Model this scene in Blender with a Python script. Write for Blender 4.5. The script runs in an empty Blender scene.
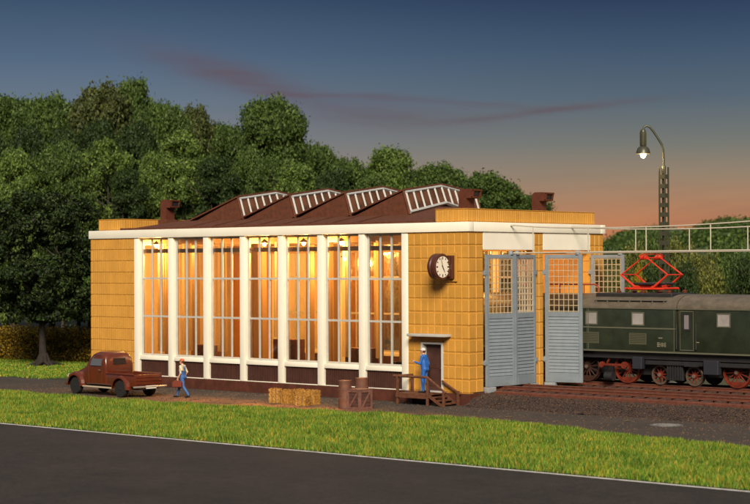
import bpy, bmesh, math, random
import numpy as np
from mathutils import Vector, Matrix
rnd = random.Random(7)
R_ = math.radians
scn = bpy.context.scene
col = scn.collection

# ------------------------------------------------------------ camera
cam_d = bpy.data.cameras.new('camera'); cam = bpy.data.objects.new('camera', cam_d); col.objects.link(cam)
CAM = Vector((46.1666, -58.2394, 5.891))
yaw, pitch, roll = -0.723, 0.0076, -0.0042
fw = Vector((math.sin(yaw)*math.cos(pitch), math.cos(yaw)*math.cos(pitch), math.sin(pitch)))
rt = Vector((math.cos(yaw), -math.sin(yaw), 0)); up = rt.cross(fw)
rt2 = rt*math.cos(roll)+up*math.sin(roll); up2 = -rt*math.sin(roll)+up*math.cos(roll)
M = Matrix((rt2, up2, -fw)).transposed().to_4x4(); M.translation = CAM
cam.matrix_world = M
cam_d.sensor_width = 36; cam_d.lens = 1774.44/750*36
cam_d.clip_end = 3000; cam_d.clip_start = .5
cam_d.dof.use_dof = True; cam_d.dof.focus_distance = 76; cam_d.dof.aperture_fstop = .85
scn.camera = cam
F0 = 1774.44
def at(px, py, dist):            # a point seen at photo pixel (px,py), dist metres ahead of the camera
    return CAM + (fw + rt2*((px-375)/F0) - up2*((py-252)/F0))*dist

# ------------------------------------------------------------ colour helpers
def lin(c):
    return tuple(((v/255+.055)/1.055)**2.4 if v/255 > .04045 else v/255/12.92 for v in c)
def c4(c): return (*c, 1)

# ------------------------------------------------------------ world: dusk sky
world = bpy.data.worlds.new('World'); scn.world = world; world.use_nodes = True
nt = world.node_tree; nt.nodes.clear()
def N(t, tree=None, **k):
    n = (tree or nt).nodes.new(t)
    for a, b in k.items(): setattr(n, a, b)
    return n
class S:                          # tiny expression helper over Math nodes
    def __init__(s, sock, tree): s.s = sock; s.t = tree
    def op(s, o, *b):
        n = N('ShaderNodeMath', s.t, operation=o); s.t.links.new(s.s, n.inputs[0])
        for i, v in enumerate(b):
            if isinstance(v, S): s.t.links.new(v.s, n.inputs[i+1])
            else: n.inputs[i+1].default_value = v
        return S(n.outputs[0], s.t)
    def __add__(s, b): return s.op('ADD', b)
    def __sub__(s, b): return s.op('SUBTRACT', b)
    def __mul__(s, b): return s.op('MULTIPLY', b)
    def __truediv__(s, b): return s.op('DIVIDE', b)
    def gauss(s, w):              # exp(-(x/w)^2)
        q = s / w
        return S(N('ShaderNodeMath', s.t).outputs[0], s.t) if False else (q*q*-1.0).op('EXPONENT')
    def clamp(s):
        n = N('ShaderNodeClamp', s.t); s.t.links.new(s.s, n.inputs[0]); return S(n.outputs[0], s.t)
def ramp(tree, sock, stops, interp='LINEAR'):
    n = N('ShaderNodeValToRGB', tree); n.color_ramp.interpolation = interp
    e = n.color_ramp.elements
    while len(e) < len(stops): e.new(.5)
    for el, (p, c) in zip(e, stops): el.position = p; el.color = c4(c)
    tree.links.new(sock, n.inputs[0]); return n.outputs[0]
def mixc(tree, fac, a, b, mode='MIX'):
    n = N('ShaderNodeMix', tree, data_type='RGBA', blend_type=mode)
    for s_, v in ((0, fac), (6, a), (7, b)):
        if isinstance(v, S): v = v.s
        if isinstance(v, (tuple, list)): n.inputs[s_].default_value = c4(v) if len(v) == 3 else v
        elif isinstance(v, (int, float)): n.inputs[s_].default_value = v
        else: tree.links.new(v, n.inputs[s_])
    return n.outputs[2]
tc = N('ShaderNodeTexCoord'); sep = N('ShaderNodeSeparateXYZ'); nt.links.new(tc.outputs['Generated'], sep.inputs[0])
X, Y, Z = (S(o, nt) for o in sep.outputs)
az = X.op('ARCTAN2', Y)-yaw       # heading from the middle of the view
el = Z.op('ARCSINE')
u = az*(F0/750.0)+.5              # 0..1 across the view
h = el*(F0/400.0)                 # 1 = 400 photo px above horizon
hr = h
def P(y): return (265-y)/400
left = ramp(nt, hr.s, [(0, lin((156,132,112))), (P(205), lin((148,135,124))), (P(150), lin((126,126,130))), (P(100), lin((102,116,132))), (P(60), lin((82,103,126))), (P(0), lin((58,78,104))), (.95, lin((48,62,92)))])
right = ramp(nt, hr.s, [(0, lin((200,126,84))), (P(232), lin((192,124,84))), (P(205), lin((171,127,96))), (P(178), lin((148,129,108))), (P(145), lin((116,118,112))), (P(100), lin((86,101,114))), (P(50), lin((64,84,107))), (P(0), lin((43,60,88))), (.95, lin((36,48,78)))])
um = N('ShaderNodeMapRange', interpolation_type='SMOOTHSTEP'); nt.links.new(u.s, um.inputs[0]); um.inputs[1].default_value = .05; um.inputs[2].default_value = .9
sky = mixc(nt, um.outputs[0], left, right)
# streaks of cloud
def noise(tree, vec, scale, detail=4, rough=.55):
    n = N('ShaderNodeTexNoise', tree); n.inputs['Scale'].default_value = scale; n.inputs['Detail'].default_value = detail; n.inputs['Roughness'].default_value = rough
    if vec is not None: tree.links.new(vec, n.inputs['Vector'])
    return n.outputs['Fac']
cmb = N('ShaderNodeCombineXYZ'); nt.links.new((u*3.0).s, cmb.inputs[0]); nt.links.new(((h*14.0)+(u*-2.2)).s, cmb.inputs[1])
nz = S(noise(nt, cmb.outputs[0], 1.0, 5, .6), nt)
cmb2 = N('ShaderNodeCombineXYZ'); nt.links.new((u*9.0).s, cmb2.inputs[0]); nt.links.new(((h*52.0)+(u*8)).s, cmb2.inputs[1])
nz2 = S(noise(nt, cmb2.outputs[0], 1.0, 5, .6), nt)
def streak(points, w, amp):       # a soft band along a slope in (u,h)
    (u0, h0), (u1, h1) = points
    t = (u-u0)/(u1-u0)
    line = h0+0
    dy = h-((t*(h1-h0))+h0)+((nz-.5)*.03)+((t-.5)*(t-.5)*-.05+.0125 if False else 0)
    env = ((t-.5)/.42).gauss(1.0)
    return dy.gauss(w)*env*amp
def pp(x, y): return (x/750, (265-y)/400)
s1 = streak((pp(135,50), pp(330,100)), .034, 1.0)
s2 = streak((pp(255,92), pp(420,100)), .007, .7)
s3 = streak((pp(270,108), pp(500,122)), .034, .6)
s4 = streak((pp(430,124), pp(670,102)), .010, .8)
s5 = streak((pp(380,95), pp(560,112)), .008, .45)
cl = ((s1+s2+s3+s4+s5)*((nz2*1.5)+.15)).clamp()
sky = mixc(nt, cl*.72, sky, lin((98,80,88)))
lowb = ((h-P(208)).gauss(.085)*((nz2-.46)*4.0).clamp()*um_s if False else (h-P(208)).gauss(.08)*((nz-.45)*4.0).clamp())
sky = mixc(nt, lowb*.3, sky, lin((118,92,84)))
# the dome high overhead, out of view, is brightened as added soft fill
hi = N('ShaderNodeMapRange', interpolation_type='SMOOTHSTEP'); nt.links.new(el.s, hi.inputs[0]); hi.inputs[1].default_value = .22; hi.inputs[2].default_value = .7
sky = mixc(nt, hi.outputs[0], sky, (.20,.215,.26))
gd = N('ShaderNodeMapRange'); nt.links.new(el.s, gd.inputs[0]); gd.inputs[1].default_value = -.02; gd.inputs[2].default_value = 0
sky = mixc(nt, gd.outputs[0], (.04,.035,.03), sky)
bg = N('ShaderNodeBackground'); bg.inputs[1].default_value = 1.0
nt.links.new(sky, bg.inputs[0]); wo = N('ShaderNodeOutputWorld'); nt.links.new(bg.outputs[0], wo.inputs[0])

# ------------------------------------------------------------ key light (low, warm, soft)
sun_d = bpy.data.lights.new('sun', 'SUN'); sun = bpy.data.objects.new('sun', sun_d); col.objects.link(sun)
sun_d.energy = 5.0; sun_d.angle = R_(22); sun_d.color = (1, .88, .70)
sd = Vector((-.58, .66, -.52))    # direction the light travels
sun.rotation_euler = sd.to_track_quat('-Z', 'Y').to_euler()
scn.view_settings.view_transform = 'Standard'; scn.view_settings.look = 'None'
scn.view_settings.exposure = .07; scn.view_settings.gamma = 1
scn.cycles.max_bounces = 8; scn.cycles.transparent_max_bounces = 16
scn.cycles.use_denoising = True
scn.cycles.caustics_reflective = False; scn.cycles.caustics_refractive = False
scn.cycles.sample_clamp_indirect = 6

# ------------------------------------------------------------ materials
def mat(name, c, rough=.55, metal=0, var=0, vscale=3, bump=0, bscale=20, c2=None, island=0, emit=None, estr=0, spec=.5, coat=0, dirt=0, sss=0):
    m = bpy.data.materials.new(name); m.use_nodes = True; t = m.node_tree
    b = t.nodes['Principled BSDF']; b.inputs['Roughness'].default_value = rough; b.inputs['Metallic'].default_value = metal
    b.inputs['Specular IOR Level'].default_value = spec
    if coat: b.inputs['Coat Weight'].default_value = coat; b.inputs['Coat Roughness'].default_value = .15
    cc = c; out = None
    co = N('ShaderNodeTexCoord', t)
    if var or c2:
        f = noise(t, co.outputs['Object'], vscale, 5, .6)
        f = ramp(t, f, [(.35, (0,0,0)), (.65, (1,1,1))])
        a = tuple(v*(1-var) for v in c); d = c2 or tuple(min(1, v*(1+var)) for v in c)
        out = mixc(t, f, a if not c2 else c, d)
    if island:
        g = N('ShaderNodeNewGeometry', t)
        r = ramp(t, g.outputs['Random Per Island'], [(0, tuple(v*(1-island) for v in c)), (.6, c), (1, (min(1, c[0]*(1+island*1.3)), min(1, c[1]*(1+island)), c[2]*(1+island*.3)))])
        out = r if out is None else mixc(t, .5, out, r)
    if dirt:
        f2 = noise(t, co.outputs['Object'], vscale*2.3, 8, .7)
        f2 = ramp(t, f2, [(.5, (0,0,0)), (.75, (1,1,1))])
        s_ = S(f2, t)*dirt
        out = mixc(t, s_, out if out is not None else c, tuple(v*.35 for v in c))
    if out is not None: t.links.new(out, b.inputs['Base Color'])
    else: b.inputs['Base Color'].default_value = c4(c)
    if bump:
        bn = N('ShaderNodeBump', t); bn.inputs['Strength'].default_value = bump; bn.inputs['Distance'].default_value = .02
        t.links.new(noise(t, co.outputs['Object'], bscale, 5, .65), bn.inputs['Height']); t.links.new(bn.outputs[0], b.inputs['Normal'])
    if emit: b.inputs['Emission Color'].default_value = c4(emit); b.inputs['Emission Strength'].default_value = estr
    return m
tile_m = mat('yellow_tile', (.55,.272,.045), .42, var=.12, vscale=.9, bump=.2, bscale=30, dirt=.22, island=.10)
cream = mat('cream_paint', (.84,.80,.68), .5, var=.03, vscale=.9, bump=.08, bscale=12)
brown = mat('brown_roof', (.100,.028,.010), .85, var=.25, vscale=5, bump=.5, bscale=40)
dbrown = mat('dark_brown', (.06,.022,.015), .6, var=.2, vscale=3, bump=.25, bscale=25)
plinth_m = mat('plinth_brown', (.085,.026,.015), .5, var=.25, vscale=2, bump=.3, bscale=18, dirt=.4)
ventbr = mat('vent_brown', (.10,.028,.014), .5, var=.15, vscale=4, bump=.2)
grey = mat('grey_paint', (.20,.235,.27), .5, var=.08, vscale=2, bump=.1, dirt=.25)
wgrey = mat('window_frame_grey', (.46,.45,.41), .5, var=.06, vscale=2)
grille_m = mat('grille_tan', (.46,.36,.23), .5)
conc = mat('concrete', (.30,.28,.25), .85, var=.15, vscale=2, bump=.4)
inner_wall = mat('inner_plaster', (.62,.50,.34), .6, var=.12, vscale=.8)
inner_floor = mat('inner_floor', (.05,.03,.02), .5, var=.3, vscale=.6)
wood = mat('brown_wood', (.12,.045,.022), .6, var=.3, vscale=6, bump=.4, bscale=30)
cratem = mat('crate_wood', (.17,.075,.055), .65, var=.25, vscale=5, bump=.4, bscale=30)
rustb = mat('barrel_rust', (.17,.062,.032), .6, var=.35, vscale=4, bump=.4, bscale=22, c2=(.10,.045,.03))
straw = mat('straw', (.36,.175,.028), .8, var=.4, vscale=9, island=.4)
twine = mat('twine', (.10,.055,.02), .9)
steel = mat('rail_steel', (.30,.24,.20), .35, metal=.7, var=.2, vscale=3)
rustrail = mat('rust_rail', (.12,.036,.020), .6, var=.25, vscale=4, bump=.3, bscale=30)
sleeper_m = mat('sleeper_wood', (.075,.032,.022), .8, var=.35, vscale=5, bump=.6, bscale=25)
black = mat('black_iron', (.018,.018,.020), .5, var=.2)
green = mat('loco_green', (.019,.026,.015), .34, var=.25, vscale=1.6, bump=.08, dirt=.35)
roofg = mat('loco_roof', (.120,.098,.072), .5, var=.2, vscale=2.5, bump=.15, dirt=.5)
lgrey = mat('loco_trim', (.10,.10,.07), .5)
wheelred = mat('wheel_red', (.15,.020,.008), .5, var=.3, vscale=4, dirt=.5)
tyre_st = mat('wheel_tyre_steel', (.16,.11,.08), .45, metal=.5)
red = mat('signal_red', (.62,.035,.012), .4, var=.1)
wheeldk = mat('wheel_red_shaded', (.035,.012,.008), .6)  # wheel red darkened, painting in the shade beside the gate leaf
rustpipe = mat('red_pipe', (.30,.05,.025), .5)
insul = mat('insulator_brown', (.16,.05,.025), .3)
truckp = mat('truck_brown', (.10,.019,.006), .30, var=.12, vscale=2, coat=.35)
rubber = mat('rubber', (.012,.012,.012), .7)
chrome = mat('chrome', (.62,.58,.50), .25, metal=.8)
lampm = mat('lamp_olive_metal', (.070,.072,.045), .4, metal=.3, var=.15)
wirem = mat('wire_cream', (.50,.45,.36), .5)
skin_m = mat('skin', (.55,.27,.16), .55)
denim = mat('denim_blue', (.035,.115,.33), .7, var=.15, vscale=8)
cobalt = mat('cobalt_blue', (.015,.11,.42), .6, var=.12, vscale=8)
shirt = mat('cream_shirt', (.58,.50,.32), .7)
capred = mat('orange_red_cap', (.50,.11,.035), .6)
capwhite = mat('pale_cap', (.60,.58,.54), .6)
shoe = mat('black_shoe', (.012,.012,.015), .5)
toolbx = mat('red_brown_box', (.17,.035,.02), .45)
hairm = mat('brown_hair', (.07,.03,.015), .8)
clockbr = mat('clock_brown', (.075,.022,.012), .4, bump=.1)
clockwh = mat('clock_face', (.80,.74,.62), .5)
eye_m = mat('eye_dark', (.02,.015,.01), .4)
bark = mat('bark', (.020,.014,.011), .9, var=.4, vscale=3, bump=.9, bscale=14)
barkp = mat('bark_far', (.035,.028,.020), .9, var=.3)
curt = mat('window_blind', (.30,.28,.24), .7)
def leafmat(name, c, isl=.55):
    m = mat(name, c, .55, island=isl, spec=.25); t = m.node_tree; p = t.nodes['Principled BSDF']
    src = p.inputs['Base Color'].links[0].from_socket; tl = N('ShaderNodeBsdfTranslucent', t)
    t.links.new(mixc(t, 1.0, src, (1.2,1.25,.6), 'MULTIPLY'), tl.inputs[0])
    mx = N('ShaderNodeMixShader', t); mx.inputs[0].default_value = .35; t.links.new(p.outputs[0], mx.inputs[1]); t.links.new(tl.outputs[0], mx.inputs[2])
    t.links.new(mx.outputs[0], t.nodes['Material Output'].inputs[0]); return m
leaf_dark = leafmat('leaf_dark', (.036,.066,.020), .55)
leaf_near = leafmat('leaf_near', (.030,.055,.018), 1.0)
leaf_mid = leafmat('leaf_mid', (.080,.135,.034))
leaf_light = leafmat('leaf_light', (.125,.20,.048))
leaf_olive = leafmat('leaf_olive', (.15,.17,.045))
leaf_brown = leafmat('leaf_brown', (.082,.105,.034))
leaf_yellow = leafmat('leaf_yellow', (.30,.24,.015))
hedge_m = leafmat('hedge_leaf', (.26,.18,.022), .9)
def glass(name, tint, gl=.10, wav=.25):
    m = bpy.data.materials.new(name); m.use_nodes = True; t = m.node_tree; t.nodes.clear()
    tr = N('ShaderNodeBsdfTransparent', t); tr.inputs[0].default_value = c4(tint)
    g = N('ShaderNodeBsdfGlossy', t); g.inputs['Roughness'].default_value = .06; g.inputs[0].default_value = (1,1,1,1)
    co = N('ShaderNodeTexCoord', t); bn = N('ShaderNodeBump', t); bn.inputs['Strength'].default_value = wav; bn.inputs['Distance'].default_value = .03
    t.links.new(noise(t, co.outputs['Object'], 1.6, 2), bn.inputs['Height']); t.links.new(bn.outputs[0], g.inputs['Normal'])
    fr = N('ShaderNodeFresnel', t); fr.inputs[0].default_value = 1.5
    ad = S(fr.outputs[0], t)*1.0+gl
    mx = N('ShaderNodeMixShader', t); t.links.new(ad.clamp().s, mx.inputs[0]); t.links.new(tr.outputs[0], mx.inputs[1]); t.links.new(g.outputs[0], mx.inputs[2])
    o = N('ShaderNodeOutputMaterial', t); t.links.new(mx.outputs[0], o.inputs[0]); return m
glass_m = glass('window_glass', (.93,.90,.82), .03)
glass_d = glass('skylight_glass', (.75,.66,.55), .03)
def brownglass():
    m = mat('skylight_pane', (.10,.042,.020), .12, var=.4, vscale=1.2, spec=.5); return m
glass_d = brownglass()
glass_c = glass('cab_glass', (.45,.46,.46), .10)

# ------------------------------------------------------------ mesh helpers
class MB:
    def __init__(s): s.v = []; s.f = []; s.mi = []
    def add(s, vs, fs, mi=0):
        o = len(s.v); s.v += [tuple(v) for v in vs]; s.f += [tuple(i+o for i in f) for f in fs]; s.mi += [mi]*len(fs); return s
    def box(s, x0, x1, y0, y1, z0, z1, b=0, mi=0):
        if x1 < x0: x0, x1 = x1, x0
        if y1 < y0: y0, y1 = y1, y0
        if z1 < z0: z0, z1 = z1, z0
        b = min(b, (x1-x0)*.45, (y1-y0)*.45, (z1-z0)*.45)
        if b <= 0:
            return s.add([(x0,y0,z0),(x1,y0,z0),(x1,y1,z0),(x0,y1,z0),(x0,y0,z1),(x1,y0,z1),(x1,y1,z1),(x0,y1,z1)],
              [(0,3,2,1),(4,5,6,7),(0,1,5,4),(1,2,6,5),(2,3,7,6),(3,0,4,7)], mi)
        bm = bmesh.new(); bmesh.ops.create_cube(bm, size=1)
        for v in bm.verts: v.co = ((x0+x1)/2+v.co.x*(x1-x0), (y0+y1)/2+v.co.y*(y1-y0), (z0+z1)/2+v.co.z*(z1-z0))
        bmesh.ops.bevel(bm, geom=bm.edges[:], offset=b, segments=2, affect='EDGES', profile=.5)
        s.bm(bm, mi); return s
    def bm(s, bm, mi=0, M=None):
        bm.verts.index_update()
        vs = [(M @ v.co if M else v.co)[:] for v in bm.verts]
        s.add(vs, [[v.index for v in f.verts] for f in bm.faces], mi); bm.free(); return s
    def tube(s, pts, r, n=8, cap=True, mi=0):
        pts = [Vector(p) for p in pts]; k = len(pts)
        rs = r if isinstance(r, (list, tuple)) else [r]*k
        vs = []; fs = []; prev = None
        for i, p in enumerate(pts):
            d = (pts[min(i+1, k-1)]-pts[max(i-1, 0)]).normalized()
            if prev is None:
                a = Vector((0,0,1)) if abs(d.z) < .9 else Vector((1,0,0)); a = (a-d*a.dot(d)).normalized()
            else: a = (prev-d*prev.dot(d)).normalized()
            prev = a; b = d.cross(a)
            for j in range(n):
                t = 2*math.pi*j/n; vs.append(p+(a*math.cos(t)+b*math.sin(t))*rs[i])
        for i in range(k-1):
            for j in range(n): fs.append((i*n+j, i*n+(j+1) % n, (i+1)*n+(j+1) % n, (i+1)*n+j))
        if cap: fs += [tuple(range(n))[::-1], tuple((k-1)*n+j for j in range(n))]
        return s.add(vs, fs, mi)
    def lathe(s, prof, c=(0,0,0), axis='z', n=24, mi=0, cap=True):   # prof: (radius, height)
        vs = []; fs = []; c = Vector(c)
        for (r, z) in prof:
            for j in range(n):
                t = 2*math.pi*j/n; a, b = r*math.cos(t), r*math.sin(t)
                vs.append(c+Vector({'z': (a,b,z), 'x': (z,a,b), 'y': (b,z,a)}[axis]))
        for i in range(len(prof)-1):
            for j in range(n): fs.append((i*n+j, i*n+(j+1) % n, (i+1)*n+(j+1) % n, (i+1)*n+j))
        if cap: fs += [tuple(range(n))[::-1], tuple((len(prof)-1)*n+j for j in range(n))]
        return s.add(vs, fs, mi)
    def prism(s, poly, lo, hi, axis='y', mi=0):            # polygon in the two other axes
        n = len(poly)
        def P3(a, b, k): return {'y': (a,k,b), 'x': (k,a,b), 'z': (a,b,k)}[axis]
        vs = [P3(a, b, lo) for a, b in poly]+[P3(a, b, hi) for a, b in poly]
        fs = [tuple(range(n))[::-1], tuple(range(n, 2*n))]+[(i, (i+1) % n, (i+1) % n+n, i+n) for i in range(n)]
        return s.add(vs, fs, mi)
    def loft(s, rings, cap=True, mi=0):
        n = len(rings[0]); vs = [p for r in rings for p in r]; fs = []
        for i in range(len(rings)-1):
            for j in range(n): fs.append((i*n+j, i*n+(j+1) % n, (i+1)*n+(j+1) % n, (i+1)*n+j))
        if cap: fs += [tuple(range(n))[::-1], tuple((len(rings)-1)*n+j for j in range(n))]
        return s.add(vs, fs, mi)
    def build(s, name, m, parent=None, smooth=None, bevel=0):
        me = bpy.data.meshes.new(name); me.from_pydata(s.v, [], s.f)
        for mm in (m if isinstance(m, (list, tuple)) else [m]): me.materials.append(mm)
        if any(s.mi): me.polygons.foreach_set('material_index', s.mi)
        bm = bmesh.new(); bm.from_mesh(me); bmesh.ops.recalc_face_normals(bm, faces=bm.faces[:])
        if bevel:
            bmesh.ops.remove_doubles(bm, verts=bm.verts[:], dist=1e-5)
            bmesh.ops.bevel(bm, geom=[e for e in bm.edges if len(e.link_faces) == 2 and e.calc_face_angle(0) > .6], offset=bevel, segments=2, affect='EDGES')
        bm.to_mesh(me); bm.free()
        if smooth is not None: me.shade_smooth(); me.set_sharp_from_angle(angle=R_(smooth))
        o = bpy.data.objects.new(name, me); col.objects.link(o)
        if parent: o.parent = parent
        return o
def tag(o, label=None, cat=None, group=None, kind=None):
    if label: o['label'] = label
    if cat: o['category'] = cat
    if group: o['group'] = group
    if kind: o['kind'] = kind
    return o
def empty(name, loc=(0,0,0), rz=0, label=None, cat=None, group=None):
    o = bpy.data.objects.new(name, None); col.objects.link(o); o.location = loc; o.rotation_euler = (0,0,rz)
    o.empty_display_size = .2
    return tag(o, label, cat, group)
def copy_tree(o, parent=None):
    c = o.copy(); col.objects.link(c); c.parent = parent
    for ch in list(o.children): copy_tree(ch, c)
    return c
def struct(o): o['kind'] = 'structure'; return o

# ------------------------------------------------------------ ground, road, yard
def sheet(name, poly, z, m, sub=0):
    b = MB(); b.add([(x, y, z) for x, y in poly], [tuple(range(len(poly)))]); return struct(b.build(name, m))
ground_m = mat('ground_soil_green', (.035,.045,.015), .95, var=.4, vscale=.15, c2=(.06,.055,.02))
sheet('ground', [(-900,-300),(900,-300),(900,1200),(-900,1200)], -.012, ground_m)
def road_material():
    m = mat('asphalt', (.030,.026,.024), .85, bump=.5, bscale=60); t = m.node_tree; b = t.nodes['Principled BSDF']
    co = N('ShaderNodeTexCoord', t)
    f1 = noise(t, co.outputs['Object'], .35, 6, .65); f2 = noise(t, co.outputs['Object'], 9, 3, .7)
    a = ramp(t, f1, [(.3, (.013,.010,.009)), (.7, (.030,.023,.019))]); c = ramp(t, f2, [(.35, (.45,.45,.45)), (.7, (1.7,1.6,1.5))])
    f3 = noise(t, co.outputs['Object'], 2.2, 5, .8); e = ramp(t, f3, [(.38, (.66,.66,.66)), (.62, (1.35,1.3,1.25))]); a = mixc(t, 1.0, a, e, 'MULTIPLY')
    t.links.new(mixc(t, 1.0, a, c, 'MULTIPLY'), b.inputs['Base Color']); return m
sheet('road', [(-300,-60),(300,-60),(300,-17.15),(-300,-17.15)], 0, road_material())
line_m = mat('road_paint', (.62,.60,.56), .7, var=.25, vscale=3, dirt=.5)
sheet('road_edge_line', [(-300,-17.50),(300,-17.50),(300,-17.30),(-300,-17.30)], .004, line_m)
def yard_material():
    m = mat('yard_gravel', (.07,.055,.045), .95, bump=1.0, bscale=30); t = m.node_tree; b = t.nodes['Principled BSDF']
    co = N('ShaderNodeTexCoord', t)
    f1 = noise(t, co.outputs['Object'], .33, 6, .7); f2 = noise(t, co.outputs['Object'], 14, 4, .75)
    sp = N('ShaderNodeSeparateXYZ', t); t.links.new(co.outputs['Object'], sp.inputs[0])
    xx = S(sp.outputs[0], t); yy = S(sp.outputs[1], t)
    # a band of orange earth along the grass edge, warm window spill painted in
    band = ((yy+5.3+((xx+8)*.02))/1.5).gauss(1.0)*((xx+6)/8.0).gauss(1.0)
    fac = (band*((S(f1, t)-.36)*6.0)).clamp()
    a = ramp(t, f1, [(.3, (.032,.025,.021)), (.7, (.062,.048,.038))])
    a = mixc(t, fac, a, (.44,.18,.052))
    c = ramp(t, f2, [(.3, (.45,.45,.45)), (.72, (1.7,1.6,1.5))])
    t.links.new(mixc(t, 1.0, a, c, 'MULTIPLY'), b.inputs['Base Color']); return m
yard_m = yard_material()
edge = [(-80,-8.2),(-50,-7.5),(-30,-6.9),(-19.35,-7.1),(-12.9,-7.3),(-8.9,-7.0),(-4.8,-6.5),(-2.2,-6.2),(.9,-5.6),(5.6,-5.3),(9,-6.1),(13,-7.1),(16,-7.7),(22,-8.6),(40,-11)]
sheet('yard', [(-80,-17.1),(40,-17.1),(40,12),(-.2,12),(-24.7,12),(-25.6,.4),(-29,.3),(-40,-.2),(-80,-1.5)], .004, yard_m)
turf = mat('turf_soil', (.045,.06,.014), .95, var=.4, vscale=1.2)
sheet('verge', [(-80,-17.15)]+[(40,-17.15)]+edge[::-1], .010, turf)

# grass as one countless thing
def blade_field(name, pts, hts, wid, m, label, lean=.35, seed=1):
    r = np.random.default_rng(seed); n = len(pts); pts = np.asarray(pts); hts = np.asarray(hts)
    a = r.uniform(0, 2*np.pi, n); la = r.uniform(0, 2*np.pi, n); le = r.uniform(0, lean, n)*hts
    w = wid*r.uniform(.6, 1.3, n)
    dx, dy = np.cos(a)*w/2, np.sin(a)*w/2
    lx, ly = np.cos(la)*le, np.sin(la)*le
    z0 = pts[:, 2]
    V = np.empty((n, 5, 3))
    V[:, 0] = np.c_[pts[:, 0]-dx, pts[:, 1]-dy, z0]; V[:, 1] = np.c_[pts[:, 0]+dx, pts[:, 1]+dy, z0]
    V[:, 2] = np.c_[pts[:, 0]+dx*.8+lx*.4, pts[:, 1]+dy*.8+ly*.4, z0+hts*.55]; V[:, 3] = np.c_[pts[:, 0]-dx*.8+lx*.4, pts[:, 1]-dy*.8+ly*.4, z0+hts*.55]
    V[:, 4] = np.c_[pts[:, 0]+lx, pts[:, 1]+ly, z0+hts]
    me = bpy.data.meshes.new(name); base = np.arange(n)*5
    me.vertices.add(n*5); me.vertices.foreach_set('co', V.ravel())
    me.loops.add(n*7); me.polygons.add(n*2)
    L = np.stack([base, base+1, base+2, base+3, base+3, base+2, base+4], 1)
    me.loops.foreach_set('vertex_index', L.ravel().astype(np.int32))
    ls = np.stack([np.arange(n)*7, np.arange(n)*7+4], 1).ravel(); me.polygons.foreach_set('loop_start', ls.astype(np.int32))
    me.update(calc_edges=True); me.materials.append(m)
    o = bpy.data.objects.new(name, me); col.objects.link(o); return tag(o, label, 'grass', kind='stuff')
def grass_mat():
    m = mat('grass_blades', (.1,.15,.02), .6, spec=.2); t = m.node_tree; b = t.nodes['Principled BSDF']
    g = N('ShaderNodeNewGeometry', t); co = N('ShaderNodeTexCoord', t)
    isl = ramp(t, g.outputs['Random Per Island'], [(0, (.028,.090,.010)), (.35, (.080,.190,.016)), (.75, (.21,.285,.025)), (.90, (.33,.29,.045)), (1, (.34,.19,.04))])
    f = ramp(t, noise(t, co.outputs['Object'], .7, 6, .7), [(.32, (.45,.62,.45)), (.5, (1,1,1)), (.68, (1.5,1.2,1.0))])
    t.links.new(mixc(t, 1.0, isl, f, 'MULTIPLY'), b.inputs['Base Color']); return m
grass_m = grass_mat()
rg = np.random.default_rng(3)
def edge_y(x): return np.interp(x, [p[0] for p in edge], [p[1] for p in edge])
n = 420000
xs = rg.uniform(-42, 27, n*2); ys = rg.uniform(-17.25, -5, n*2)
lim = edge_y(xs)+rg.normal(0, .16, n*2)+.25*np.sin(xs*1.7)*np.sin(xs*.63+1)
keep = ys < lim; xs, ys = xs[keep][:n], ys[keep][:n]
hh = rg.uniform(.06, .25, len(xs))*(1+.35*np.sin(xs*2.1+ys)*np.sin(ys*1.7-xs*.5))*np.clip((edge_y(xs)-ys)*.5+.55, .45, 1)
hh *= np.where(ys < -17.0, .6, 1)
blade_field('grass', np.c_[xs, ys, np.zeros(len(xs))+.01], hh, .025, grass_m, 'strip of bright green and yellowish grass between the asphalt road and the yard', .6)
# short grass behind the truck
n = 70000
xs = rg.uniform(-62, -24.9, n); ys = rg.uniform(-1, 12, n)
k = (ys > .2+.15*np.sin(xs*2)+rg.normal(0, .15, n)-(xs+30)*.02) & ~((xs > -28.5) & (ys < 1.5-(xs+25)*.6)) 
xs, ys = xs[k], ys[k]
blade_field('grass', np.c_[xs, ys, np.zeros(len(xs))+.004], rg.uniform(.06, .16, len(xs)), .06, grass_m, 'short grass patch beside the shed around the roots of the dark tree', .6, 5)
sheet('lawn', [(-80,-1.2),(-40,0),(-29,.5),(-26,.9),(-25.2,3),(-24.9,14),(-80,14)], .009, turf)
# tufts standing alone on the yard edge
# ballast and track bed
bal_m = mat('ballast', (.035,.021,.016), .95, var=.5, vscale=14, bump=1, bscale=22)
b = MB(); NX, NY = 240, 44
prof = [(-.55, .0), (-.1, .12), (.35, .33), (.9, .44), (1.3, .50), (10.2, .50), (11.0, .3), (11.8, 0)]
rb = random.Random(5); vs = []
for i in range(NX+1):
    x = .05+i*(26/NX)
    wob = .18*math.sin(x*1.3)+.12*math.sin(x*3.1+1)
    for j in range(NY+1):
        y = -.7+j*(12.6/NY) if j > 22 else -.7+j*(2.6/22)
        if j > 22: y = 1.9+(j-22)*(9.9/(NY-22))
        z = np.interp(y+(wob if y < .9 else 0), [p[0] for p in prof], [p[1] for p in prof])
        vs.append((x+rb.uniform(-.03,.03), y+rb.uniform(-.02,.02), z-.012+(rb.uniform(-.035,.045) if y < 1.5 and z > .01 else rb.uniform(-.02,.02) if z > .01 else 0)))
fs = [(i*(NY+1)+j, (i+1)*(NY+1)+j, (i+1)*(NY+1)+j+1, i*(NY+1)+j+1) for i in range(NX) for j in range(NY)]
o = b.add(vs, fs).build('ballast', bal_m); tag(o, 'dark brown ballast bank under the tracks outside the gates', 'ballast', kind='stuff')
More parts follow.
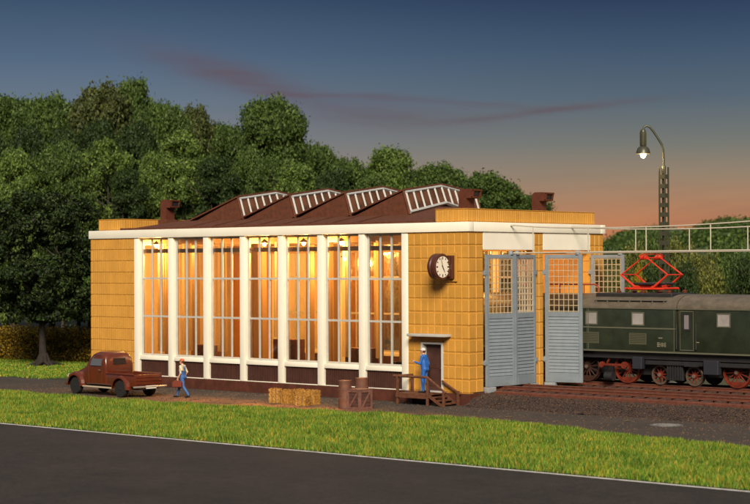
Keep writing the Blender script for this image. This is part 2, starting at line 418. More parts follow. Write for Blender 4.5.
# loose stones on the bank
b = MB(); r5 = np.random.default_rng(9)
for k in range(9000):
    x = r5.uniform(.1, 26); y = r5.uniform(-.75, 1.0)+r5.normal(0, .1)
    z = np.interp(y+.18*math.sin(x*1.3)+.12*math.sin(x*3.1+1), [p[0] for p in prof], [p[1] for p in prof])
    s_ = r5.uniform(.018, .05); a = r5.uniform(0, 6.28); ca, sa = math.cos(a)*s_, math.sin(a)*s_
    b.add([(x+ca, y+sa, z), (x-sa, y+ca, z), (x-ca, y-sa, z), (x+sa, y-ca, z), (x+r5.uniform(-.01,.01), y, z+s_*1.1)], [(0,1,4),(1,2,4),(2,3,4),(3,0,4)])
stone_m = mat('ballast_stone', (.050,.029,.022), .9, island=.7)
tag(b.build('ballast_stones', stone_m), 'loose dark brown stones strewn down the ballast bank', 'stones', kind='stuff')
b = MB()
for k in range(7000):
    x = r5.uniform(-26, 20); y = r5.uniform(-8, -.3)
    if y < edge_y(x)+.1: continue
    s_ = r5.uniform(.012, .042); a = r5.uniform(0, 6.28); ca, sa = math.cos(a)*s_, math.sin(a)*s_
    b.add([(x+ca, y+sa, .004), (x-sa, y+ca, .004), (x-ca, y-sa, .004), (x+sa, y-ca, .004), (x, y, .004+s_*.8)], [(0,1,4),(1,2,4),(2,3,4),(3,0,4)])
tag(b.build('yard_grit', mat('grit', (.075,.045,.03), .9, island=.8)), 'loose grit and small stones scattered over the yard', 'grit', kind='stuff')
# a drain cover in the yard
t = empty('drain_cover', (11.2,-2.55,.006), 0, 'round pale worn drain cover set in the yard by the tracks', 'drain cover')
b = MB(); b.lathe([(.62,0),(.62,.012),(.56,.016)], n=32); b.build('frame', mat('worn_iron', (.13,.125,.12), .6, var=.4, vscale=4, dirt=.6), t, 30)
b = MB()
for i in range(-4, 5):
    w_ = math.sqrt(max(0, .5**2-(i*.11)**2)); b.box(-w_, w_, i*.11-.03, i*.11+.03, .017, .03)
b.build('lid', mat('worn_iron_light', (.22,.21,.20), .55, var=.5, vscale=5, dirt=.5), t)
# dry leaf scraps
leafscr = mat('dry_leaf', (.38,.33,.04), .8)
for k, (x, y, lb) in enumerate([(9.2,-2.1,'small yellow leaf lying on the yard left of the drain cover'), (4.6,-3.4,'tiny yellow leaf lying on the yard near the grass in front of the gates')]):
    b = MB(); b.add([(-.16,0,.01),(-.05,-.06,.02),(.12,-.05,.04),(.2,.03,.015),(.05,.07,.03),(-.1,.06,.02)], [(0,1,5),(1,2,4,5),(2,3,4)])
    o = b.build('fallen_leaf', leafscr); o.location = (x, y, .012); tag(o, lb, 'leaf')

# ------------------------------------------------------------ engine shed
L, W = 24.57, 9.98
ZP, ZB, ZC, ZF = .5, 7.298, 7.707, 6.539
shed = empty('engine_shed', (0,0,0), 0, 'two-track engine shed of yellow tiles with tall lit windows and sawtooth rooflights', 'building')
def part(b, name, m, parent=shed, **k): return b.build(name, m, parent, **k)
def tilewall(b, org, ux, nrm, w, z0, z1, nx, nz, holes=(), proud=.030, gap=.007, flute=True):
    org = Vector(org); ux = Vector(ux); nrm = Vector(nrm); tw = w/nx; th = (z1-z0)/nz
    for i in range(nx):
        for j in range(nz):
            rects = [(i*tw+gap, (i+1)*tw-gap, z0+j*th+gap*2.6, z0+(j+1)*th-gap*2.6)]
            for (a0, a1, c0, c1) in holes:
                nr = []
                for (x0, x1, y0, y1) in rects:
                    if x1 <= a0 or x0 >= a1 or y1 <= c0 or y0 >= c1: nr.append((x0,x1,y0,y1)); continue
                    if x0 < a0: nr.append((x0, a0, y0, y1))
                    if x1 > a1: nr.append((a1, x1, y0, y1))
                    xa, xb = max(x0, a0), min(x1, a1)
                    if y0 < c0: nr.append((xa, xb, y0, c0))
                    if y1 > c1: nr.append((xa, xb, c1, y1))
                rects = nr
            for (x0, x1, y0, y1) in rects:
                if x1-x0 < .03 or y1-y0 < .03: continue
                # two flutes per tile
                mids = [(x0, x1)] if (x1-x0 < tw*.7 or not flute) else [(x0, (x0+x1)/2), ((x0+x1)/2, x1)]
                for q, (m0, m1) in enumerate(mids):
                    be = .014 if flute else .022; P_ = lambda a, z, d: org+ux*a+nrm*d+Vector((0,0,z))
                    pr = proud*rnd.uniform(.85, 1.05)
                    d0 = 0 if q == 0 else .016; d1 = 0 if q == len(mids)-1 else .016
                    b.add([P_(m0,y0,d0),P_(m1,y0,d1),P_(m1,y1,d1),P_(m0,y1,d0),P_(m0+be,y0+be,pr),P_(m1-be,y0+be,pr),P_(m1-be,y1-be,pr),P_(m0+be,y1-be,pr)],
                      [(4,5,6,7),(0,1,5,4),(1,2,6,5),(2,3,7,6),(3,0,4,7)])
CX = [-(3.709+2.5*k) for k in range(8)]          # left edges of the eight columns
WL = CX[7]; WR = CX[0]+.36                        # ends of the glazed part
# front right tile wall (door hole), front left tile wall, end wall, back ends, gate piers
dx0, dx1, dz1 = -2.62, -1.40, 2.62
b = MB(); b.box(WR+.002, dx0, .03, .35, ZP+.002, ZB); b.box(dx1, -.03, .03, .35, ZP+.002, ZB); b.box(dx0, dx1, .03, .35, dz1, ZB)
tilewall(b, (WR+.01,.03,0), (1,0,0), (0,-1,0), -WR-.01, ZP+.01, ZB, 9, 12, [(dx0-WR-.01, dx1-WR-.01, 0, dz1)], gap=.010, flute=False)
part(b, 'tiled_wall', tile_m)
b = MB(); b.box(-L+.03, WL-.002, .03, .35, ZP+.002, ZB)
tilewall(b, (-L,.03,0), (1,0,0), (0,-1,0), WL+L-.005, ZP+.01, ZB, 11, 12)
b.box(-L+.03, -L+.35, .352, W-.03, ZP+.002, ZB); tilewall(b, (-L+.03,W,0), (0,-1,0), (-1,0,0), W, ZP+.01, ZB, 29, 12)
b.box(-L+.03, WL-.002, W-.35, W-.031, ZP+.002, ZB); b.box(WR+.002, -.03, W-.35, W-.031, ZP+.002, ZB)
tilewall(b, (WL,W-.03,0), (-1,0,0), (0,1,0), WL+L, ZP+.01, ZB, 11, 12); tilewall(b, (0,W-.03,0), (-1,0,0), (0,1,0), -WR, ZP+.01, ZB, 11, 12)
part(b, 'tiled_wall', tile_m)
V1, V2, V3, V4 = .992, 4.63, 5.283, 8.91
for (y0, y1, nx) in ((0, V1, 2), (V2, V3, 2), (V4, W, 3)):
    b = MB(); ya = max(y0, .352) if y0 == 0 else y0
    b.box(-.45, -.03, ya+.002, min(y1, W-.352)-.002, ZP+.002, ZB)
    if y0 == 0: b.box(-.029, -.028, 0.03, .36, ZP, ZB)
    tilewall(b, (-.03,y0,0), (0,1,0), (1,0,0), y1-y0, ZP+.01, ZB, nx, 12, gap=.010, flute=False)
    if y0 > 0: tilewall(b, (-.45,y0+.002,0), (1,0,0), (0,-1,0), .42, ZP+.01, ZF, 1, 12)
    part(b, 'gate_pier', tile_m)
# fascias over the gates
for (y0, y1) in ((V1, V2), (V3, V4)):
    b = MB(); b.box(-.40, .005, y0+.003, y1-.003, ZF, ZB, .012); part(b, 'gate_lintel', cream)
# cornice band all round
b = MB()
b.box(-L-.07, .07, -.07, .30, ZB+.001, ZC, .02); b.box(-L-.07, .07, W-.30, W+.07, ZB+.001, ZC, .02)
b.box(-.30, .07, .302, W-.302, ZB+.001, ZC, .02); b.box(-L-.07, -L+.30, .302, W-.302, ZB+.001, ZC, .02)
part(b, 'cornice', cream, smooth=40)
# plinth
b = MB()
b.box(-L-.05, -3.75, -.08, .30, 0, ZP, .015); b.box(-3.75+.003, .055, -.055, .30, 0, ZP, .012)
b.box(-L-.05, -L+.3, .302, W, 0, ZP); b.box(-L+.302, .05, W-.3, W+.05, 0, ZP)
for (y0, y1) in ((.302, V1), (V2, V3), (V4, W-.302)): b.box(-.46, .055, y0, y1+.02, 0, ZP, .012)
part(b, 'plinth', plinth_m)
# columns front and back
def column_mb():
    b = MB(); b.box(0, .36, 0, .30, ZP+.002, ZB, .025); return b
c0 = column_mb().build('column', cream, shed, 40)
for s_ in (0, 1):
    for k, x in enumerate(CX):
        c = c0 if (s_ == 0 and k == 0) else c0.copy()
        if c is not c0: col.objects.link(c); c.parent = shed
        if s_ == 0: c.location = (x, -.005 if k < 7 else -.006, 0)
        else: c.location = (x+.36, W+.0, 0); c.rotation_euler = (0,0,math.pi)
# bays: sill, ribbed panel, window > pane
bw = 2.5-.36
ZS0, ZS1 = 1.29, 1.51
b = MB(); b.box(.002, bw-.002, .03, .30, ZS0, ZS1, .02); b.box(.002, bw-.002, .04, .22, ZP+.002, ZP+.035, .008); sill0 = b.build('sill', cream, shed, 40)
b = MB(); b.box(.002, bw-.002, .17, .28, ZP+.036, ZS0-.002)
nrib = 19
for i in range(nrib):
    x = .01+(i+.5)*(bw-.02)/nrib; b.box(x-.028, x+.028, .12, .169, ZP+.037, ZS0-.003)
pan0 = b.build('ribbed_panel', dbrown, shed)
b = MB(); zb, zt = ZS1+.002, ZB-.002
b.box(.003, .11, .19, .28, zb, zt, .01); b.box(bw-.11, bw-.003, .19, .28, zb, zt, .01)
b.box(.11, bw-.11, .192, .278, zb, zb+.08, .01); b.box(.11, bw-.11, .192, .278, zt-.10, zt, .01)
for k in (1, 2):
    x = .11+(bw-.22)*k/3; b.box(x-.05, x+.05, .20, .27, zb+.08, zt-.10, .01)
for z in (3.44, 5.30):
    for k in range(3):
        xa = .11+(bw-.22)*k/3+(.052 if k else 0); xb = .11+(bw-.22)*(k+1)/3-(.052 if k < 2 else 0)
        b.box(xa, xb, .204, .266, z-.045, z+.045)
win0 = b.build('window', wgrey, shed)
b = MB(); b.add([(.05,.24,zb+.02),(bw-.05,.24,zb+.02),(bw-.05,.24,zt-.02),(.05,.24,zt-.02)], [(0,1,2,3)])
pane0 = b.build('pane', glass_m, win0)
first = True
for s_ in (0, 1):
    for k in range(1, 8):
        if s_ == 0: loc, rz = (CX[k]+.36, 0, 0), 0
        else: loc, rz = (CX[k-1], W, 0), math.pi
        for src in (sill0, pan0, win0):
            c = src if first else src.copy()
            if not first:
                col.objects.link(c); c.parent = shed
            c.location = loc; c.rotation_euler = (0,0,rz)
            if src is win0 and not first:
                p = pane0.copy(); col.objects.link(p); p.parent = c
        first = False
# floor, roof
b = MB(); b.box(-L+.36, -.0, .31, W-.31, 0, .56); part(b, 'floor', inner_floor)
RZ = lambda y: 7.72+.19*(y if y < W/2 else W-y)
b = MB(); xa_, xb_, za_ = -22.24, -2.01, 7.76
zr = RZ(W/2); hipw = 3.6
rv = [(xa_,.06,za_-.04),(xb_,.06,za_-.04),(xb_,W-.06,za_-.04),(xa_,W-.06,za_-.04),(xa_+hipw,W/2,zr),(xb_-hipw,W/2,zr)]
b.add(rv+[(p[0],p[1],7.5) for p in rv[:4]], [(0,1,5,4),(1,2,5),(2,3,4,5),(3,0,4),(9,8,7,6),(0,6,7,1),(1,7,8,2),(2,8,9,3),(3,9,6,0)])
b.box(-L+.31, -.31, .31, W-.31, 7.40, 7.49)
for i in range(1, 13):                                   # standing seams
    x = xa_+i*(xb_-xa_)/13
    if xa_+hipw < x < xb_-hipw: b.prism([(.1, RZ(.1)+.002), (W/2, RZ(W/2)+.002), (W/2, RZ(W/2)+.035), (.1, RZ(.1)+.035)], x-.02, x+.02, 'x')
b.box(xa_, xb_, -.02, .10, ZC+.001, ZC+.10, .01)
part(b, 'roof', brown)
# parapets
for (x0, x1) in ((-24.22, -22.25), (-2.0, -.28)):
    b = MB(); b.box(x0+.02, x1-.02, .27, W-.27, ZC-.1, 8.26)
    nxf = 6
    tilewall(b, (x0,.27,0), (1,0,0), (0,-1,0), x1-x0, ZC+.02, 8.25, nxf, 1, gap=.006)
    tilewall(b, (x1-.02,.27,0), (0,1,0), (1,0,0), W-.54, ZC+.02, 8.25, 31, 1)
    tilewall(b, (x0+.02,W-.27,0), (0,-1,0), (-1,0,0), W-.54, ZC+.02, 8.25, 31, 1)
    b.box(x0-.005, x1+.005, .243, W-.25, 8.262, 8.29, .008)
    part(b, 'parapet', tile_m)
# sawtooth rooflights
def tooth(xp):
    root = empty('rooflight'); root.parent = shed; root.location = (xp, 0, 0)
    y0, y1, ym = 2.4, W-2.4, W/2
    xl, xb = -3.3, .36
    zl0, zlm = RZ(y0)-.02, RZ(ym)-.02; zp0, zpm = 9.24, 9.58
    b = MB()                                             # cheeks + sloping roof skins, thick
    def skin(p, d):
        b.add([p[0], p[1], p[2], p[3]]+[tuple(Vector(q)+Vector(d)) for q in p], [(0,1,2,3),(7,6,5,4),(0,4,5,1),(1,5,6,2),(2,6,7,3),(3,7,4,0)])
    # cheeks (triangles)
    for (y, s_) in ((y0, 1), (y1, -1)):
        b = MB(); b.prism([(xl, zl0-.1), (0, zp0), (xb, zl0-.1)], y, y+s_*.06, 'y'); part(b, 'cheek', brown, root)
    b = MB()
    skin([(xl-.12,y0-.08,zl0), (.06,y0-.08,zp0+.02), (.06,ym,zpm+.02), (xl-.12,ym,zlm)], (0,0,.07))
    skin([(xl-.12,ym+.001,zlm), (.06,ym+.001,zpm+.02), (.06,y1+.08,zp0+.02), (xl-.12,y1+.08,zl0)], (0,0,.07))
    part(b, 'roof_slope', brown, root)
    b = MB()                                             # brown verge down the glazed edge
    def pt(t, y, dx=0):                                  # t 0 bottom..1 top on the inclined glazing plane
        k = 1-abs(y-ym)/(ym-y0); zb_ = zl0+(zlm-zl0)*k+.03; zt_ = zp0+(zpm-zp0)*k
        return (xb*(1-t)+dx, y, zb_+(zt_-zb_)*t)
    b.tube([pt(0,y0-.03,.02), pt(1,y0-.03,.02)], .06, 4); part(b, 'verge', brown, root)
    b = MB(); b.tube([pt(0,y1+.03,.02), pt(1,y1+.03,.02)], .06, 4); part(b, 'verge', brown, root)
    g = MB(); fr = MB()
    for (a, c) in ((y0+.05, ym), (ym, y1-.05)):
        g.add([pt(.02,a), pt(.02,c), pt(.97,c), pt(.97,a)], [(0,1,2,3)])
        fr.tube([pt(.08,a,.03), pt(.08,c,.03)], .085, 4); fr.tube([pt(.93,a,.03), pt(.93,c,.03)], .075, 4)
    for k in range(0, 11):
        y = y0+.10+(y1-y0-.2)*k/10; fr.tube([pt(.06,y,.035), pt(.95,y,.035)], .058, 4)
    f = part(fr, 'glazing_frame', mat('rooflight_grey', (.34,.34,.33), .5) if 'rooflight_grey' not in bpy.data.materials else bpy.data.materials['rooflight_grey'], root)
    part(g, 'pane', glass_d, f)
    return root
t0 = tooth(-16.26)
for k in range(1, 4):
    c = copy_tree(t0, shed); c.location = (-16.26+3.55*k, 0, 0)
# the roof ventilators
def vent(x, y, zb_=8.0, zt=9.2):
    root = empty('roof_ventilator'); root.parent = shed; root.location = (x, y, 0)
    b = MB(); poly = [(0, zb_), (.44, zb_), (.44, zt-.42), (.72, zt-.42), (.80, zt-.02), (.5, zt), (.16, zt), (.05, zt-.07), (0, zt-.2)]
    b.prism(poly, 0, .60, 'y'); part(b, 'duct', ventbr, root, bevel=.015)
    b = MB(); P1, P2 = Vector((.735, 0, zt-.38)), Vector((.805, 0, zt-.05))
    def q(t, y, dx): p = P1.lerp(P2, t); return (p.x+dx, y, p.z)
    for (ya, yb_) in ((0, .07), (.53, .60)): b.add([q(0,ya,.0),q(0,yb_,.0),q(1,yb_,.0),q(1,ya,.0),q(0,ya,.06),q(0,yb_,.06),q(1,yb_,.06),q(1,ya,.06)], [(0,1,2,3),(4,5,6,7),(0,1,5,4),(1,2,6,5),(2,3,7,6),(3,0,4,7)])
    for (ta, tb) in ((-.05, .12), (.88, 1.08)): b.add([q(ta,0,0),q(ta,.6,0),q(tb,.6,0),q(tb,0,0),q(ta,0,.07),q(ta,.6,.07),q(tb,.6,.07),q(tb,0,.07)], [(0,1,2,3),(4,5,6,7),(0,1,5,4),(1,2,6,5),(2,3,7,6),(3,0,4,7)])
    part(b, 'mouth_frame', ventbr, root)
    b = MB(); b.add([q(.12,.07,.003),q(.12,.53,.003),q(.88,.53,.003),q(.88,.07,.003)], [(0,1,2,3)]); part(b, 'mouth_opening', black, root)
    b = MB(); b.box(-.08, .52, -.08, .68, zb_-.1, zb_+.22, .02); part(b, 'curb', brown, root)
    return root
vent(-2.95, 3.0, 8.2, 9.25); vent(-2.85, 8.3, 8.0, 9.25); vent(-21.95, 2.4, 8.05, 9.28)
# personnel door with frame and canopy
b = MB(); fr_ = .10
b.box(dx0, dx0+fr_, -.03, .30, .55, dz1, .01); b.box(dx1-fr_, dx1, -.03, .30, .55, dz1, .01); b.box(dx0+fr_, dx1-fr_, -.03, .30, dz1-.09, dz1, .01)
b.box(dx0, dx1, -.10, .30, .502, .55)
dr = part(b, 'door_frame', mat('door_frame_grey', (.52,.51,.48), .5))
b = MB(); b.box(dx0+fr_+.005, dx1-fr_-.005, .24, .29, .552, dz1-.093); b.box(dx0+.28, dx1-.28, .225, .239, .75, 1.35, .006); b.box(dx0+.28, dx1-.28, .225, .239, 1.5, 2.3, .006)
dd = part(b, 'door', dbrown)
b = MB(); b.tube([(dx1-.2,.22,1.5),(dx1-.2,.17,1.5),(dx1-.32,.17,1.5)], .018, 8); part(b, 'handle', lgrey, dd)
b = MB(); b.box(-3.02, -.95, -.50, .03, 2.86, 2.98, .03); part(b, 'door_canopy', mat('canopy_grey', (.45,.44,.40), .5, var=.1), smooth=40)
# gate leaves
def leaf(hy, ang, mirror, hinge_side):
    root = empty('gate_leaf'); root.parent = shed; root.location = (.06, hy, 0); root.rotation_euler = (0,0,ang)
    w_ = 1.79; z0, z1 = .74, 6.33; zm = 3.72; m = -1 if mirror else 1
    def bx(b, x0, x1, y0, y1, za, zb_, bb=0): b.box(x0, x1, y0, y1, za, zb_, bb)
    b = MB(); st = .17
    bx(b, .02, .02+st, -.05, .05, z0, z1, .015); bx(b, w_-st, w_, -.05, .05, z0, z1, .015)
    bx(b, .02+st, w_-st, -.049, .049, z1-.16, z1, .012); bx(b, .02+st, w_-st, -.049, .049, zm-.11, zm+.11, .012); bx(b, .02+st, w_-st, -.049, .049, z0, z0+.42, .012)
    f = part(b, 'frame', grey, root)
    b = MB(); bx(b, .02+st, w_-st, -.012, .012, z0+.42, zm-.11); ns = 17; hh_ = (zm-.11-z0-.42)/ns
    for i in range(ns):
        z = z0+.42+i*hh_
        for s_ in (-1, 1):
            b.add([(.02+st, s_*.012, z+hh_), (w_-st, s_*.012, z+hh_), (w_-st, s_*.045, z+.02), (.02+st, s_*.045, z+.02), (.02+st, s_*.012, z+.01), (w_-st, s_*.012, z+.01)], [(0,1,2,3),(3,2,5,4)])
    part(b, 'louvres', grey, root)
    b = MB(); xa, xb_, za, zb_ = .02+st, w_-st, zm+.11, z1-.16
    for i in range(0, 7):
        x = xa+.03+(xb_-xa-.06)*i/6; b.box(x-.015, x+.015, -.022, .022, za, zb_)
    for i in range(0, 10):
        z = za+.03+(zb_-za-.06)*i/9; b.box(xa, xb_, -.019, .019, z-.015, z+.015)
    part(b, 'grille', grille_m, root)
    b = MB(); b.add([(xa,0,za),(xb_,0,za),(xb_,0,zb_),(xa,0,zb_)], [(0,1,2,3)]); part(b, 'pane', glass_m, root)
    for z in (5.55, 1.75): b = MB(); b.box(-.10, .09, -.07, .07, z-.09, z+.09, .015); b.tube([(-.0,0,z-.13),(0,0,z+.13)], .04, 8); part(b, 'hinge', grey, root)
    b = MB(); b.lathe([(.11,0),(.11,.10),(.08,.16),(.02,.19)], (w_-.22,0,z1), n=12); part(b, 'top_roller', grey, root, smooth=40)
    b = MB(); b.box(0, .52, -.13, .13, .47, z0-.01, .02); part(b, 'stop_block', mat('stop_block_grey', (.26,.28,.30), .7, var=.2) if 'stop_block_grey' not in bpy.data.materials else bpy.data.materials['stop_block_grey'], root)
    return root
leaf(V1+.04, R_(90-7), False, 0)            # gate 1 near leaf, slightly ajar
leaf(V2-.04, R_(-90+7), True, 0)            # gate 1 far leaf
leaf(V3+.02, R_(12), False, 0)              # gate 2 near leaf, swung open
leaf(V4-.04, R_(1), True, 0)                # gate 2 far leaf, swung open
# interior: roof beams and crane rail
b = MB()
for k, x in enumerate(CX):
    b.box(x+.10, x+.28, .32, W-.32, 6.95, 7.25)
b.box(-L+.4, -.5, .35, .50, 6.55, 6.75); b.box(-L+.4, -.5, W-.50, W-.35, 6.55, 6.75)
part(b, 'roof_beam', mat('beam_ochre', (.40,.26,.13), .6))
b = MB()
b.box(-L+.37, -L+.42, .36, W-.36, .57, 7.2)
part(b, 'inner_wall', inner_wall)

pilm = mat('inner_pillar_ochre', (.42,.27,.13), .55)
for (x, y) in ((-5.2,1.9),(-7.3,2.6),(-9.9,2.0),(-11.6,4.2),(-14.4,2.2),(-16.4,3.6),(-18.9,2.0),(-21.3,2.4),(-3.4,5.0),(-6.9,5.0),(-10.4,5.0),(-13.9,5.0)):
    b = MB(); b.box(x-.16, x+.16, y-.16, y+.16, .57, 6.94, .02); part(b, 'inner_pillar', pilm)
def wavy_sheet_mat():
    m = bpy.data.materials.new('thin_wavy_sheet'); m.use_nodes = True; t = m.node_tree; t.nodes.clear()
    a = N('ShaderNodeBsdfTranslucent', t); a.inputs[0].default_value = (.75,.62,.42,1); d = N('ShaderNodeBsdfDiffuse', t); d.inputs[0].default_value = (.55,.48,.36,1)
    q = N('ShaderNodeMixShader', t); q.inputs[0].default_value = .35; t.links.new(a.outputs[0], q.inputs[1]); t.links.new(d.outputs[0], q.inputs[2])
    tr = N('ShaderNodeBsdfTransparent', t); tr.inputs[0].default_value = (.9,.85,.75,1); w = N('ShaderNodeMixShader', t); w.inputs[0].default_value = .72
    t.links.new(tr.outputs[0], w.inputs[1]); t.links.new(q.outputs[0], w.inputs[2]); o = N('ShaderNodeOutputMaterial', t); t.links.new(w.outputs[0], o.inputs[0]); return m
curm = wavy_sheet_mat()  # added thin sheets imitating the wavy reflections of the glazing
for (k, a0, a1, zb_) in ((7,.38,.66,1.7),(6,.05,.36,1.8),(5,.05,.30,1.8),(4,.66,.95,2.6),(2,.34,.55,1.8),(1,.10,.24,1.8)):
    b = MB(); xa = CX[k]+.4+a0*bw; xb2 = CX[k]+.4+a1*bw; n_ = 40; ph = rnd.uniform(0, 6); vs = []
    for i in range(n_+1):
        t_ = i/n_; x = xa+(xb2-xa)*t_; f_ = math.sin(t_*(xb2-xa)*38+ph)*.05+math.sin(t_*(xb2-xa)*17+ph)*.03
        vs += [(x, .52+f_*.6, 7.0), (x+math.sin(ph+i*.4)*.01, .52+f_, 4.3), (x, .52+f_*1.3, zb_+math.sin(i)*.01)]
    b.add(vs, [(3*i+j, 3*i+3+j, 3*i+4+j, 3*i+1+j) for i in range(n_) for j in range(2)]); part(b, 'wavy_sheet', curm, smooth=80)

# lamps hanging in the shed; the ones deep inside are added fill, out of view
def pendant(x, y, z, pw, lb):
    root = empty('pendant_lamp', (x, y, z), 0, lb, 'lamp', 'lit lamps hanging inside the shed')
    b = MB(); b.tube([(0,0,.14),(0,0,max(.2, 7.35-z))], .02, 6); b.build('rod', black, root)
    b = MB(); b.lathe([(.20,0),(.19,.04),(.08,.12),(.04,.16)], n=20); b.build('shade', lampm, root, 40)
    b = MB(); b.lathe([(.0,-.16),(.07,-.13),(.10,-.06),(.07,0),(.03,.05)], n=12); b.build('bulb', bulb_m, root, 40)
    ld = bpy.data.lights.new('pendant_light', 'POINT'); ld.energy = pw; ld.color = (1,.48,.115); ld.shadow_soft_size = .12
    lo = bpy.data.objects.new('pendant_light', ld); col.objects.link(lo); lo.parent = root; lo.location = (0,0,-.28)
bulb_m = mat('lit_bulb', (1,.7,.3), .5, emit=(1,.62,.22), estr=30)
names = ['behind the second tall window from the door', 'behind the third tall window from the door', 'behind the middle tall window', 'behind the leftmost tall window', 'over the track behind the closed gate', 'over the locomotive inside the shed', 'deep inside behind the second window, added as hidden fill', 'deep inside behind the middle windows, added as hidden fill']
for (x, y, z, pw), nm in zip([(-8.0,.85,6.98,680),(-10.4,.9,6.98,340),(-12.9,.85,6.98,660),(-20.5,.85,6.98,820),(-4.2,5.0,6.2,260),(-5.4,7.3,6.2,200),(-18.5,5.2,6.3,900),(-12.5,6.0,6.3,700)], names):
    pendant(x, y, z, pw, 'lit warm lamp hanging under the roof '+nm)

# furniture seen darkly through the panes
def workbench(x, y, lb, w_=1.9):
    root = empty('workbench', (x, y, .56), 0, lb, 'workbench')
    b = MB(); b.box(0, w_, 0, .7, .82, .9, .01); b.build('top', wood, root)
    for (a, c) in ((.05,.05),(w_-.13,.05),(.05,.57),(w_-.13,.57)):
        b = MB(); b.box(a, a+.08, c, c+.08, 0, .819); b.build('leg', wood, root)
    b = MB(); b.box(.14, w_-.14, .1, .6, .25, .29); b.build('shelf', wood, root)
    b = MB(); b.box(.3, .62, .2, .45, .901, 1.05, .02); b.box(.62, .8, .28, .37, .95, 1.05, .01); b.build('vice', black, root)
workbench(-5.9, 1.3, 'dark workbench inside the shed behind the window nearest the door')
workbench(-15.6, 1.3, 'dark workbench inside the shed behind the middle window')
workbench(-20.6, 1.3, 'dark workbench inside the shed behind the leftmost window')
def cabinet(x, y, h_, lb):
    root = empty('tool_cabinet', (x, y, .56), 0, lb, 'cabinet')
    b = MB(); b.box(0, 1.5, 0, .6, .08, h_, .015); b.build('carcass', cratem, root)
    for k in (0, 1):
        b = MB(); b.box(.04+.72*k, .72+.72*k, -.025, -.001, .12, h_-.04, .006); d = b.build('door', wood, root)
        b = MB(); b.box(.62+.1*k+.02*k, .66+.1*k+.02*k, -.05, -.026, h_*.5, h_*.5+.15); b.build('handle', steel, d)
cabinet(-12.7, 1.2, 1.9, 'tall dark cabinet inside the shed behind the fourth window from the left')
cabinet(-18.1, 1.2, 1.5, 'low dark cabinet inside the shed behind the second window from the left')
cabinet(-8.3, 1.4, 1.6, 'dark cabinet inside the shed behind the second window from the door')

# ------------------------------------------------------------ wall clock
ck = empty('wall_clock', (-1.05, -.68, 5.82), 0, 'round brown double-sided clock with white face on a wall bracket above the door', 'clock')
b = MB(); b.lathe([(.52,-.19),(.56,-.17),(.56,-.06),(.53,-.03),(.53,.03),(.56,.06),(.56,.17),(.52,.19)], axis='x', n=48); b.build('case', clockbr, ck, 30)
for s_ in (1, -1):
    b = MB(); b.lathe([(.45,s_*.191),(.45,s_*.200)], axis='x', n=48); fc = b.build('clock_face', clockwh, ck)
    b = MB(); b.lathe([(.455,s_*.185),(.455,s_*.215),(.52,s_*.215),(.53,s_*.188)], axis='x', n=48, cap=False); b.build('rim', clockbr, ck, 30)
    b = MB()
    for k in range(12):
        a = k*math.pi/6; r0, r1, w_ = (.34, .42, .022) if k % 3 else (.31, .42, .03)
        d = Vector((0, math.sin(a)*s_, math.cos(a))); e = Vector((0, math.cos(a)*s_, -math.sin(a))); o_ = Vector((s_*.206,0,0))
        b.add([o_+d*r0-e*w_, o_+d*r0+e*w_, o_+d*r1+e*w_, o_+d*r1-e*w_], [(0,1,2,3)])
    b.build('hour_marks', eye_m, fc)
    for (ang, l0, l1, w_, nm, dx) in ((4.95/12, -.08, .27, .032, 'hour_hand', .212), (57/60, -.10, .40, .020, 'minute_hand', .217)):
        a = ang*2*math.pi; d = Vector((0, math.sin(a)*s_, math.cos(a))); e = Vector((0, math.cos(a)*s_, -math.sin(a))); o_ = Vector((s_*dx,0,0))
        b = MB(); b.add([o_+d*l0-e*w_, o_+d*l0+e*w_, o_+d*l1+e*w_*.5, o_+d*l1-e*w_*.5], [(0,1,2,3)]); b.build(nm, eye_m, fc)
b = MB(); b.box(-.17, .47, .60, .647, -.62, .60, .01); b.build('back_plate', tile_m, ck)
b = MB(); b.box(-.05, .36, .42, .599, -.50, .48, .02); b.box(.02, .29, .36, .419, .1, .42, .01); b.box(.02, .29, .36, .419, -.42, -.1, .01); b.build('bracket_box', clockbr, ck)
b = MB(); b.tube([(0,.42,.15),(0,.30,.15)], .05, 8); b.tube([(0,.42,-.15),(0,.30,-.15)], .05, 8); b.build('bracket_arm', clockbr, ck)

# ------------------------------------------------------------ wooden steps at the door
st = empty('wooden_steps', (0,0,0), 0, 'brown wooden landing and steps with handrails at the personnel door', 'steps')
px0, px1, py0 = -3.05, -1.35, -1.15
b = MB()
for i in range(8): b.box(px0+i*(px1-px0)/8+.008, px0+(i+1)*(px1-px0)/8-.008, py0, -.06, .44, .50, .006)
b.box(px0, px1, py0-.03, py0-.002, .30, .47); b.box(px0-.03, px0-.002, py0, -.06, .30, .47); b.build('landing', wood, st)
for i in range(3):
    b = MB(); z = .375-i*.125; x = px1+.01+i*.26; b.box(x, x+.27, py0+.06, -.12, z-.05, z, .006); b.build('tread', wood, st)
for y in (py0, -.12):
    b = MB(); b.prism([(px1, .46), (px1+.16, .46), (px1+.92, .0), (px1+.74, 0), (px1, .40)], y, y+.05, 'y'); b.build('stringer', wood, st)
for (x, z0_, z1_) in ((px0, 0, 1.18), (px1-.05, 0, 1.18), (px1+.82, 0, .62)):
    b = MB(); b.box(x, x+.10, py0-.01, py0+.09, z0_, z1_, .01); b.build('post', wood, st)
for (x, z0_, z1_) in ((px0, 0, 1.18), (px1+.82, 0, .62)):
    b = MB(); b.box(x, x+.10, -.20, -.10, z0_, z1_, .01); b.build('post', wood, st)
def rail(pts, r=.055):
    b = MB(); b.tube(pts, r, 6); b.build('handrail', wood, st)
rail([(px0-.18,py0+.04,1.2),(px1,py0+.04,1.2),(px1+.98,py0+.04,.58)])
